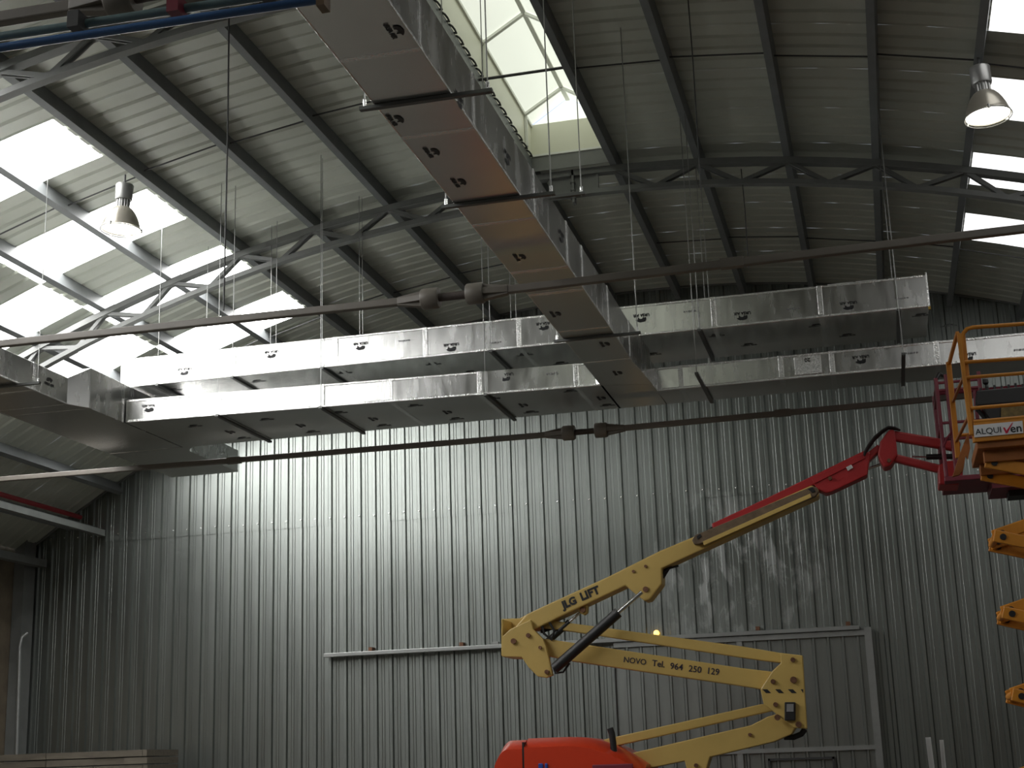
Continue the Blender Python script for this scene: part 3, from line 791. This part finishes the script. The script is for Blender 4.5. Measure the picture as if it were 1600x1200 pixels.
# ================================================================== BOOM LIFT
BY = 15.6
def pts(L, Y=BY):
    out = []
    for (x, y) in L:
        p = at_y(x, y, Y); out.append((p.x, p.z))
    return out
jl = thing('boom_lift', 'cream and red articulated boom lift with orange-red hood in front of the end wall', 'boom lift', (-3.2, BY, 0))
def plate(name, L, y0, y1, material, parent=None, bevel=0.01, label=None):
    return MB().prism(pts(L, y0), y0, y1).build(name, material, parent or jl, bevel=bevel, label=label)
def pin(parent, x, y, Y, r=0.028, d=0.03, material=None):
    p = at_y(x, y, Y)
    return MB().tube((p.x, Y-d, p.z), (p.x, Y+0.01, p.z), r, 14).build('pin', material or M['pin'], parent, True)
# chassis and wheels, below the picture
ch = MB().box(-4.3, -1.9, 15.0, 16.6, 0.42, 0.75).build('chassis', M['dark_steel'], jl, bevel=0.03)
for wx in (-4.0, -2.2):
    for wy in (14.86, 16.50):
        w_ = MB().tube((wx, wy, 0.40), (wx, wy+0.24, 0.40), 0.40, 28).build('wheel', M['black'], jl, True, bevel=0.03)
        MB().tube((wx, wy-0.01, 0.40), (wx, wy+0.25, 0.40), 0.2, 20).build('wheel_hub', M['cream'], w_, True)
MB().tube((-3.1, 15.8, 0.72), (-3.1, 15.8, 0.95), 0.55, 32).build('slew_ring', M['dark_steel'], jl, True)
# hood: rounded shells
def shell(name, x0, x1, zfun, y0, y1, z0, material, n=14, parent=None):
    vs = []; fs = []; m = 8
    for i in range(n+1):
        x = x0+(x1-x0)*i/n; zt_ = zfun(x)
        for j in range(m+1):
            t = j/m
            # cross section: side up, rounded shoulder, crown
            if t < 0.2: y = y0; z = z0+(zt_-0.14-z0)*(t/0.2)
            elif t > 0.8: y = y1; z = z0+(zt_-0.14-z0)*((1-t)/0.2)
            else:
                s = (t-0.2)/0.6; y = y0+(y1-y0)*(0.5-0.5*math.cos(math.pi*s)); z = zt_-0.14+0.14*min(1.0, math.sin(math.pi*s)*1.25)
            vs.append((x, y, z))
    w = m+1
    for i in range(n):
        for j in range(m): fs.append((i*w+j, i*w+j+1, (i+1)*w+j+1, (i+1)*w+j))
    fs.append(tuple(range(w-1, -1, -1))); fs.append(tuple(n*w+j for j in range(w)))
    fs.append(tuple(list(range(0, n*w+1, w)))+tuple(n*w-i*w+m for i in range(0, n+1)))
    return MB().add(vs, fs).build(name, material, parent or jl, True)
HYF = 15.15
hx = [at_y(x, 1170, HYF) for x in (771, 815, 818, 1003)]
ztop = lambda x, y: at_y(x, y, HYF).z
zA, zB, zC = ztop(785, 1156), ztop(880, 1151), ztop(1000, 1200)
def z_left(x):
    u = (x-hx[0].x)/(hx[1].x-hx[0].x); return zB-0.015-0.16*max(0.0, 1-u*2.0)**2.2
def z_right(x):
    u = (x-hx[2].x)/(hx[3].x-hx[2].x); return zB-0.30*max(0, u-0.35)**2/0.42
shell('counterweight_cover', hx[0].x, hx[1].x, z_left, HYF, 16.3, 0.75, M['hood'])
eh = shell('engine_hood', hx[2].x, hx[3].x, z_right, HYF, 16.3, 0.75, M['hood'])
MB().box(hx[1].x, hx[2].x, HYF+0.02, 16.28, 0.8, zB-0.04).build('hood_seal', M['black'], jl)
c = at_y(1005, 1198, HYF-0.01)
a = at_y(925, 1195, HYF-0.012)
MB().box(a.x, a.x+0.42, HYF-0.012, HYF+0.01, a.z-0.3, a.z).build('hood_grille', M['maroon'], eh, bevel=0.01)
for dx, w_ in ((0.0, 0.05), (0.07, 0.03)):
    c = at_y(848, 1195, HYF-0.01)
    MB().box(c.x+dx-0.05, c.x+dx-0.05+w_, HYF-0.008, HYF+0.01, c.z-0.12, c.z+0.015).build('hood_sticker', M['sign_blue'], eh, bevel=0.012)
c = at_y(957, 1150, 15.3)
MB().path([at_y(960, 1185, 15.3), at_y(958, 1160, 15.3), at_y(956, 1146, 15.3), at_y(953, 1138, 15.3)], 0.034, 14).build('exhaust_pipe', M['black'], jl, True)
# lower tower arm and its parallel link
arm = plate('lower_arm', [(975, 1180), (990, 1176), (1174, 1133), (1199, 1120), (1225, 1112), (1250, 1125), (1237, 1147), (1209, 1159), (1109, 1183), (1104, 1200), (1098, 1216), (1078, 1216), (1072, 1198), (1070, 1189), (1012, 1201), (985, 1206)], 15.62, 15.86, M['cream'])
MB().beam((-3.1, 15.75, 0.95), (-2.75, 15.74, 1.72), 0.5, 0.5).build('turntable_tower', M['cream'], jl, bevel=0.02)
plate('lower_link', [(943, 1155.6), (1190, 1100), (1215, 1100), (1213, 1112), (1205, 1111), (965, 1165), (945, 1170)], 15.66, 15.80, M['cream'])
pin(arm, 1172, 1148, 15.62, 0.018)
pin(arm, 1088, 1196, 15.62, 0.022)
# knee bracket
kn = plate('knee_bracket', [(1219, 1020), (1254, 1024), (1258, 1090), (1261, 1139), (1240, 1137), (1193, 1100), (1188, 1077), (1207, 1048), (1220, 1036)], 15.52, 15.62, M['cream'])
plate('knee_bracket', [(1224, 1022), (1254, 1024), (1258, 1090), (1261, 1139), (1240, 1137), (1200, 1100), (1195, 1077), (1210, 1048), (1222, 1036)], 15.88, 15.94, M['cream'])
for x, y, r in ((1239, 1031, 0.024), (1240, 1062.5, 0.034), (1208, 1065, 0.024), (1212, 1101, 0.024), (1248, 1132, 0.03), (1215, 1121, 0.03)): pin(kn, x, y, 15.52, r)
for i in range(4):
    x0 = 1191+i*20; y0 = 1077
    w = 8 if i < 3 else 4
    q = [(x0, y0), (x0+w, y0), (x0+w+6 if i < 3 else x0+w, y0+6), (x0+6 if i < 3 else x0+4, y0+6)]
    P = pts(q, 15.517); MB().prism(P, 15.517, 15.521).build('hazard_stripe', M['ink'], kn)
q = pts([(1226, 1097), (1243, 1097), (1243, 1126), (1226, 1126)], 15.49)
bx_ = MB().prism(q, 15.47, 15.53).build('control_box', M['black'], jl, bevel=0.01)
q = pts([(1229, 1100), (1240, 1100), (1240, 1112), (1229, 1112)], 15.466); MB().prism(q, 15.462, 15.472).build('box_plate', M['ink_grey'], bx_)
MB().path([at_y(1225, 1152, 15.75), at_y(1240, 1152, 15.75), at_y(1252, 1147, 15.75), at_y(1258, 1139, 15.75)], 0.03, 10).build('hose_loop', M['black'], jl, True)
# middle arm with the phone number and its parallel link
ma = plate('middle_arm', [(842, 997), (860, 999), (980, 1017), (1160, 1044), (1212, 1050), (1212, 1080), (1190, 1077), (1160, 1072), (895, 1033), (850, 1024)], 15.62, 15.86, M['cream'])
plate('middle_link', [(850, 966), (862, 969.5), (1160, 1010), (1225, 1021), (1222, 1036), (1160, 1027.5), (890, 986), (850, 982)], 15.66, 15.80, M['cream'])
def boom_text(body, x, y, size, dx, dy, Y, material, parent, bold, shear=0.0, space=1.0):
    p = at_y(x, y, Y); q = at_y(x+dx, y+dy, Y)
    me = text_mesh(body, size, bold, shear, 0.001, 'lettering', material, space)
    o = link('lettering', me, parent)
    r = Vector((q.x-p.x, 0, q.z-p.z))
    o.matrix_basis = frame((p.x, Y, p.z), r, (0, 0, 1))
    return o
for w_, wx_, wy_ in (('NOVO', 992, 1033), ('Tel.', 1029, 1037.5), ('964', 1057, 1042), ('250', 1086, 1046), ('129', 1114, 1049.5)):
    boom_text(w_, wx_, wy_, 0.092 if w_ != 'NOVO' else 0.082, 150, 19.5, 15.616, M['ink_navy'], ma, 0.001)
# upper knee plate
uk_out = [(783, 967), (812, 966), (821, 961), (829, 968), (833, 983), (848, 998), (853, 1010), (864, 1055), (853, 1059), (840, 1057), (826, 1043), (815, 1027), (783, 1025)]
uk = plate('elbow_bracket', [(784, 995), (797, 983), (829, 968), (833, 983), (848, 998), (853, 1010), (864, 1055), (853, 1059), (840, 1057), (826, 1043), (815, 1027), (783, 1025)], 15.50, 15.56, M['cream'])
plate('elbow_bracket', uk_out, 15.88, 15.94, M['cream'])
plate('elbow_back_plate', [(783, 967), (786, 967), (786, 1025), (783, 1025)], 15.50, 15.94, M['cream'])
plate('elbow_foot_plate', [(784, 1023), (815, 1024), (815, 1027), (784, 1026)], 15.50, 15.94, M['cream'])
for x, y, r in ((803, 1002, 0.03), (826, 993, 0.024), (844.5, 1012, 0.018), (855, 1050, 0.024)): pin(uk, x, y, 15.50, r)
# main boom
mbm = plate('main_boom', [(800, 985), (822, 960), (860, 942), (950, 901), (1030, 861), (1078, 841), (1100, 832), (1268, 758), (1279, 764), (1279, 775), (1060, 876), (1034, 888), (1034, 912), (1015, 937), (1007, 939), (996, 931), (977.5, 915), (870, 966), (850, 976), (835, 984)], 15.57, 15.82, M['cream'], bevel=0.014)
boom_text('JLG', 889.5, 942, 0.110, 100, -44, 15.567, M['ink'], mbm, 0.006, 0.0, 0.98)
boom_text('LIFT', 921.5, 927.5, 0.115, 100, -44, 15.567, M['ink'], mbm, 0.006, 0.0, 1.05)
for x, y, r in ((1009, 921, 0.03), (990, 893, 0.016), (1009, 885, 0.016)): pin(mbm, x, y, 15.57, r, 0.02)
lug = plate('cylinder_lug', [(900, 947), (918, 945), (917, 957), (912, 961), (906, 958)], 15.64, 15.74, M['cream'])
pin(lug, 911, 953, 15.64, 0.03)
# cable carrier along the boom
cc = [(1081, 844), (1086, 836), (1096, 832), (1268, 760), (1276, 761), (1279, 768), (1274, 775), (1092, 850), (1084, 850)]
car = plate('cable_carrier', cc, 15.48, 15.57, M['brown'], bevel=0.006)
plate('carrier_strip', [(1098, 846), (1266, 771), (1268, 777), (1100, 852)], 15.465, 15.50, M['cream'], bevel=0.003)
plate('carrier_slot', [(1088, 838), (1094, 834), (1096, 838), (1090, 843)], 15.47, 15.49, M['black'], bevel=0.002)
plate('carrier_slot', [(1262, 764), (1270, 761), (1274, 768), (1269, 770), (1266, 767)], 15.47, 15.49, M['black'], bevel=0.002)
# red fly section
fly = plate('fly_boom', [(1112, 818), (1200, 777), (1352, 703), (1360, 708), (1355, 742), (1300, 768), (1290, 771), (1278, 765), (1272, 757), (1200, 790), (1113, 828)], 15.60, 15.80, M['red'], bevel=0.012)
plate('fly_end_cap', [(1104, 829), (1112, 822), (1113, 829), (1106, 833)], 15.58, 15.82, M['black'])
plate('fly_flange', [(1268, 748), (1350, 708), (1352, 716), (1300, 742), (1272, 756)], 15.585, 15.61, M['red'], bevel=0.004)
q = pts([(1322, 730), (1330, 726), (1333, 731), (1325, 736)], 15.58); MB().prism(q, 15.575, 15.60).build('sensor', M['pale_profile'], fly, bevel=0.004)
pin(fly, 1297, 748, 15.59, 0.02)
plate('jib_neck', [(1350, 711), (1372, 694), (1376, 702), (1356, 722)], 15.62, 15.78, M['red'])
pivot = plate('jib_pivot', [(1389, 671), (1398, 671), (1400, 687), (1402.5, 710), (1396, 721), (1392, 727), (1381, 730), (1375, 720), (1371, 710), (1375, 690)], 15.56, 15.84, M['red'], bevel=0.02)
pin(pivot, 1389, 720, 15.56, 0.02)
MB().tube(at_y(1352, 734, 15.7), at_y(1378, 725, 15.7), 0.014, 10).build('jib_cylinder_rod', M['chrome'], jl, True)
for k, off in enumerate((0, 3, 5)):
    MB().path([at_y(1350, 709+off, 15.55+0.03*k), at_y(1356, 697+off, 15.55+0.03*k), at_y(1366, 683+off, 15.55+0.03*k), at_y(1378, 673+off*0.7, 15.55+0.03*k), at_y(1388, 667+off*0.5, 15.55+0.03*k), at_y(1398, 668+off*0.5, 15.55+0.03*k), at_y(1406, 672, 15.6)],
               0.012, 8).build('hose', M['black'], jl, True)
def bar(name, a, b, r, Y, material, r2=None):
    return MB().beam(at_y(*a, Y), at_y(*b, Y), 0.10, r*2, h2=(r2 or r)*2).build(name, material, jl, bevel=0.02)
bar('jib_arm', (1394, 681), (1500, 699), 0.052, 15.66, M['red'])
bar('jib_arm', (1398, 716), (1480, 736), 0.042, 15.66, M['red'])
MB().tube(at_y(1425, 713.5, 15.72), at_y(1450, 714.5, 15.72), 0.010, 8).build('leveling_rod', M['chrome'], jl, True)
MB().tube(at_y(1447, 714, 15.72), at_y(1500, 713, 15.72), 0.030, 12).build('leveling_cylinder', M['black'], jl, True)
# platform mounting and basket
plate('rotator_bracket', [(1466, 727), (1480, 720), (1497, 718), (1506, 722), (1504, 745), (1498, 757), (1467, 757)], 15.30, 15.70, M['red'], bevel=0.012)
bk = MB()
fl0 = at_y(1467, 752, 15.3); BX0 = at_y(1464, 650, 15.3).x; BX1 = BX0+1.75; BZ = at_y(1466, 750, 15.3).z
MB().box(BX0, BX1, 15.12, 15.98, BZ-0.05, BZ).build('basket_floor', M['maroon'], jl, bevel=0.006)
MB().box(BX0+0.45, BX1-0.2, 15.2, 15.9, BZ-0.14, BZ-0.05).build('floor_bearer', M['maroon'], jl)
MB().box(BX0+0.62, BX0+0.85, 15.4, 15.7, BZ-0.20, BZ-0.13).build('rotator_motor', M['black'], jl)
BT = BZ+1.05
for (xx, yy) in ((BX0+0.02, 15.14), (BX0+0.12, 15.14), (BX0+0.02, 15.96), (BX0+0.44, 15.14), (BX0+0.44, 15.96), (BX0+1.1, 15.14), (BX0+1.1, 15.96), (BX1-0.02, 15.14), (BX1-0.02, 15.96)):
    MB().tube((xx, yy, BZ), (xx, yy, BT - (0.03 if xx < BX0+0.05 else 0.0)), 0.021, 10).build('basket_post', M['maroon'], jl, True)
for zz in (BT-0.08, BT-0.16, BZ+0.55, BZ+0.38):
    MB().path([(BX0+0.02, 15.96, zz), (BX0+0.02, 15.14, zz), (BX0+0.44, 15.14, zz)], 0.015, 8).build('basket_rail', M['maroon'], jl, True)
for zz in (BT, BZ+0.55):
    MB().path([(BX0+0.02, 15.96, zz), (BX1-0.02, 15.96, zz), (BX1-0.02, 15.14, zz), (BX0+1.1, 15.14, zz)], 0.019, 8).build('basket_rail', M['maroon'], jl, True)
MB().path([(BX0+0.02, 15.14, BT-0.05), (BX0+0.06, 15.16, BT+0.02), (BX0+0.10, 15.3, BT+0.03)], 0.018, 8).build('hose', M['black'], jl, True)
MB().path([(BX0+0.12, 15.13, BZ+0.6), (BX0+0.12, 15.12, BZ+0.45), (BX0+0.06, 15.12, BZ+0.38), (BX0+0.02, 15.12, BZ+0.30)], 0.012, 8).build('hose', M['maroon'], jl, True)
cs = MB().prism(pts([(1526, 610), (1640, 600), (1640, 625), (1526, 634)], 15.0), 15.0, 15.3).build('control_console', M['black'], jl, bevel=0.012)
c = at_y(1541, 606, 15.15)
MB().lathe([(0.012, -0.03), (0.012, 0.03), (0.03, 0.05), (0.028, 0.085), (0.008, 0.10)], Matrix.Translation((c.x, 15.15, c.z)), 12).build('joystick', M['black'], cs, True)
for k in range(7):
    c = at_y(1532+k*11, 608-k*1.0, 15.1)
    MB().tube((c.x, 15.1, c.z-0.02), (c.x, 15.1, c.z+0.012+0.008*(k % 3)), 0.012, 8).build('switch', M['black'], cs, True)
MB().prism(pts([(1536, 636), (1640, 628), (1640, 656), (1548, 658)], 15.02), 15.02, 15.2).build('console_box', M['black'], jl, bevel=0.01)
q = pts([(1564, 637), (1640, 631), (1640, 650), (1564, 654)], 15.0); MB().prism(q, 14.99, 15.01).build('console_plate', mat('ochre_plate', (0.16, 0.11, 0.03), 0.5, noise=0.3, nscale=30), jl)
MB().tube(at_y(1527, 640, 15.1), at_y(1540, 655, 15.1), 0.02, 8).build('console_strut', M['black'], jl)
# cylinders of the boom
MB().tube(at_y(866, 1045, 15.45), at_y(966, 957, 15.45), 0.056, 18).build('lift_cylinder', M['black'], jl, True)
MB().tube(at_y(960, 962, 15.45), at_y(1003, 925, 15.45), 0.022, 14).build('lift_cylinder_rod', M['chrome'], jl, True)
MB().tube(at_y(845, 987, 15.7), at_y(890, 972, 15.7), 0.02, 12).build('hose', M['black'], jl, True)
MB().tube(at_y(855, 1003, 15.69), at_y(890, 972, 15.69), 0.036, 14).build('leveling_cylinder', M['black'], jl, True)
MB().tube(at_y(887, 974, 15.69), at_y(911, 953, 15.69), 0.014, 12).build('leveling_rod', M['chrome'], jl, True)
MB().path([at_y(864, 1040, 15.5), at_y(868, 1052, 15.5), at_y(880, 1050, 15.5), at_y(890, 1036, 15.5)], 0.012, 8).build('hose', M['black'], jl, True)
MB().path([at_y(846, 975, 15.6), at_y(850, 990, 15.6), at_y(862, 1000, 15.6), at_y(866, 985, 15.6), at_y(858, 972, 15.6)], 0.014, 8).build('hose', M['black'], jl, True)
MB().tube(at_y(1034, 902, 15.7), at_y(1050, 876, 15.7), 0.03, 10).build('hose', M['black'], jl, True)
MB().path([at_y(1034, 897, 15.66), at_y(1045, 888, 15.66), at_y(1060, 884, 15.66)], 0.012, 8).build('hose', M['black'], jl, True)

# ================================================================== SCISSOR LIFT
SN, SF = 12.3, 13.2
sl = thing('scissor_lift', 'orange scissor lift platform with white name board at the right edge', 'scissor lift', (1.9, 12.75, 0))
SX0 = at_y(1506, 600, SN).x; SX1 = SX0+2.4
SZ = at_y(1518, 690, SN).z; ST = at_y(1500, 517, SN).z
def rail_px(a, b, r, name='guard_rail', Y=SN):
    p = at_y(*a, Y); q = at_y(*b, Y)
    d = (q-p); k = (SX1-p.x)/d.x
    q = p+d*k
    return MB().tube(p, q, r, 10).build(name, M['orange'], sl, True)
MB().path([at_y(1502, 560, SN), at_y(1502, 530, SN), at_y(1505, 521, SN), at_y(1511, 514, SN), at_y(1520, 511.5, SN)] + [at_y(1600, 506, SN), Vector((SX1, SN, at_y(1600, 506, SN).z))], 0.017, 10).build('guard_rail', M['orange'], sl, True)
for a, b in (((1505, 566), (1600, 560)), ((1509, 590), (1600, 583)), ((1517, 638), (1600, 631)), ((1521, 659), (1600, 652))):
    rail_px(a, b, 0.015)
def post(a, b, w, Y, name='guard_post'):
    return MB().beam(at_y(*a, Y), at_y(*b, Y), w, w, up=(0, 1, 0)).build(name, M['orange'], sl, bevel=0.006)
post((1498, 521), (1518, 680), 0.034, SN)
post((1505, 521), (1523, 692), 0.030, SN+0.03)
post((1482, 566), (1497, 716), 0.046, SF-0.05)
MB().beam(at_y(1496, 520, SN), at_y(1483, 568, SF-0.05), 0.03, 0.03).build('guard_rail', M['orange'], sl, bevel=0.006)
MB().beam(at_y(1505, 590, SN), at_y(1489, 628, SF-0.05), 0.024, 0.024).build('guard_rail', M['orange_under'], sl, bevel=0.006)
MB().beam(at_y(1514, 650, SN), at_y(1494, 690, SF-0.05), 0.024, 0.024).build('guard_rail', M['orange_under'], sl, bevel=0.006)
for zz in (ST-0.02, ST-0.27, ST-0.45, ST-0.7):
    MB().tube((at_y(1482, 566, SF).x, SF, zz), (SX1, SF, zz), 0.015, 10).build('guard_rail', M['orange'], sl, True) if zz < ST-0.6 else None
MB().tube((SX1-0.02, SN, SZ), (SX1-0.02, SN, ST), 0.017, 10).build('guard_post', M['orange'], sl, True)
MB().tube((SX1-0.02, SF, SZ), (SX1-0.02, SF, ST), 0.017, 10).build('guard_post', M['orange'], sl, True)
a = at_y(1520, 660, SN); b = at_y(1522, 691, SN)
MB().prism([(a.x, a.z), (SX1, a.z+0.02), (SX1, b.z+0.02), (b.x, b.z)], SN-0.01, SN+0.015).build('toe_board', M['orange'], sl, bevel=0.004)
# name board
q = [(1521, 664.5), (1597.5, 657.5), (1599, 676.5), (1522.5, 683.5)]
nb = MB().prism(pts(q, SN-0.018), SN-0.02, SN-0.01).build('name_board', M['sign_white'], sl, label='white sign reading ALQUIVEN')
def sign_text(body, x, y, size, material, bold=0.0):
    p = at_y(x, y, SN-0.022); me = text_mesh(body, size, bold, 0, 0.0006, 'lettering', material)
    o = link('lettering', me, nb); o.matrix_basis = frame((p.x, SN-0.0225, p.z), (1, 0, 0.012), (0, 0, 1)); return o
sign_text('ALQUI', 1544.5, 673.5, 0.070, M['ink'])
sign_text('en', 1587.5, 669.5, 0.095, M['ink'], 0.001)
MB().prism(pts([(1567, 668), (1570, 668), (1572.5, 673), (1581, 661), (1583, 660), (1574, 677), (1571.5, 677)], SN-0.0225), SN-0.0235, SN-0.0215).build('sign_tick', M['sign_red'], nb)
# platform body and underside
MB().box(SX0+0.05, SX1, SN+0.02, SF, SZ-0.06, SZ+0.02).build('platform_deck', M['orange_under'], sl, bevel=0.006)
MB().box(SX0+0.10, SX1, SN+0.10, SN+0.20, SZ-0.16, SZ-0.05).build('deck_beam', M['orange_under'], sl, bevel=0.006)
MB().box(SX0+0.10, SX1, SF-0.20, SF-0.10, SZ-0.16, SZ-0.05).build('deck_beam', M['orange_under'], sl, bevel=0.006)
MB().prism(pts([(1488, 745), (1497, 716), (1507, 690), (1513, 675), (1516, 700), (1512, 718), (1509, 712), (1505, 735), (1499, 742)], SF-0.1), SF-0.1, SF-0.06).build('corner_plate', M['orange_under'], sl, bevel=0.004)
# scissor stack
SL, SR = at_y(1556, 838, 12.5).x, SX1-0.15
lev = [at_y(1556, 838, 12.5).z, at_y(1570, 957, 12.5).z, at_y(1585, 1085, 12.5).z]
step = (lev[0]-lev[2])/2
nodes = [lev[0]+step-0.02, lev[0], lev[1], lev[2], lev[2]-step, lev[2]-2*step]
for i in range(len(nodes)-1):
    for Y, sgn in ((12.45, 1), (13.05, -1)):
        for (za, zb, dy) in ((nodes[i], nodes[i+1], 0.0), (nodes[i+1], nodes[i], 0.05)):
            zt0 = za; zt1 = zb
            ar = MB().beam((SL-0.02, Y+dy*sgn, zt0), (SR, Y+dy*sgn, zt1), 0.04, 0.10, up=(0, 0, 1)).build('scissor_arm', M['orange'], sl, bevel=0.008)
            MB().tube((SL+0.05, Y+dy*sgn-0.03, zt0+(zt1-zt0)*0.03), (SL+0.05, Y+dy*sgn+0.03, zt0+(zt1-zt0)*0.03), 0.026, 14).build('pivot_pin', M['black'], ar, True)
for z in nodes[1:]:
    MB().tube((SL, 12.45, z), (SL, 13.05, z), 0.03, 12).build('cross_tube', M['orange'], sl, True)
    MB().tube((SR, 12.45, z), (SR, 13.05, z), 0.03, 12).build('cross_tube', M['orange'], sl, True)
MB().box(SL-0.1, SR+0.2, 12.3, 13.2, 0.30, nodes[-1]-0.02).build('chassis', M['orange'], sl, bevel=0.02)
for wx in (SL+0.2, SR-0.1):
    for wy in (12.25, 13.07):
        MB().tube((wx, wy, 0.2), (wx, wy+0.18, 0.2), 0.2, 24).build('wheel', M['black'], sl, True)

# ================================================================== FLOOR THINGS AT THE PICTURE'S LOWER EDGE
bs = thing('board_stack', 'tall stack of timber boards in the lower left corner', 'board stack', (-12.0, 20.5, 0))
z = 0.0; layer = 0
while z < 1.98:
    h = 0.10
    x = -13.4
    while x < -10.75:
        w = random.choice((0.8, 1.0, 1.3)); b = min(x+w, -10.72)
        d = random.uniform(-0.02, 0.03)
        MB().box(x+0.004, b-0.004, 20.3+d, 21.3, z+0.008, z+h).build('board', M['wood'], bs)
        x = b
    z += h+0.008; layer += 1
for k, (px_, py_, lean) in enumerate(((1450, 1152, 6), (1471, 1156, 4))):
    p = at_y(px_, py_, 20.0); q = at_y(px_+lean*1.0, 1200, 20.0)
    d = q-p; base = p+d*(p.z/(p.z-q.z))
    prof = MB()
    w = 0.06 if k == 0 else 0.045
    prof.beam(p, base, w, 0.006, up=(0, 1, 0))
    prof.beam(p+Vector((-w/2, -0.02, 0)), base+Vector((-w/2, -0.02, 0)), 0.006, 0.045, up=(0, 1, 0))
    prof.beam(p+Vector((w/2, -0.02, 0)), base+Vector((w/2, -0.02, 0)), 0.006, 0.045, up=(0, 1, 0))
    tag(prof.build('steel_profile', M['pale_profile']), ('wide' if k == 0 else 'narrow')+' bright steel profile standing upright near the wall, '+('left' if k == 0 else 'right')+' of the pair', 'profile')
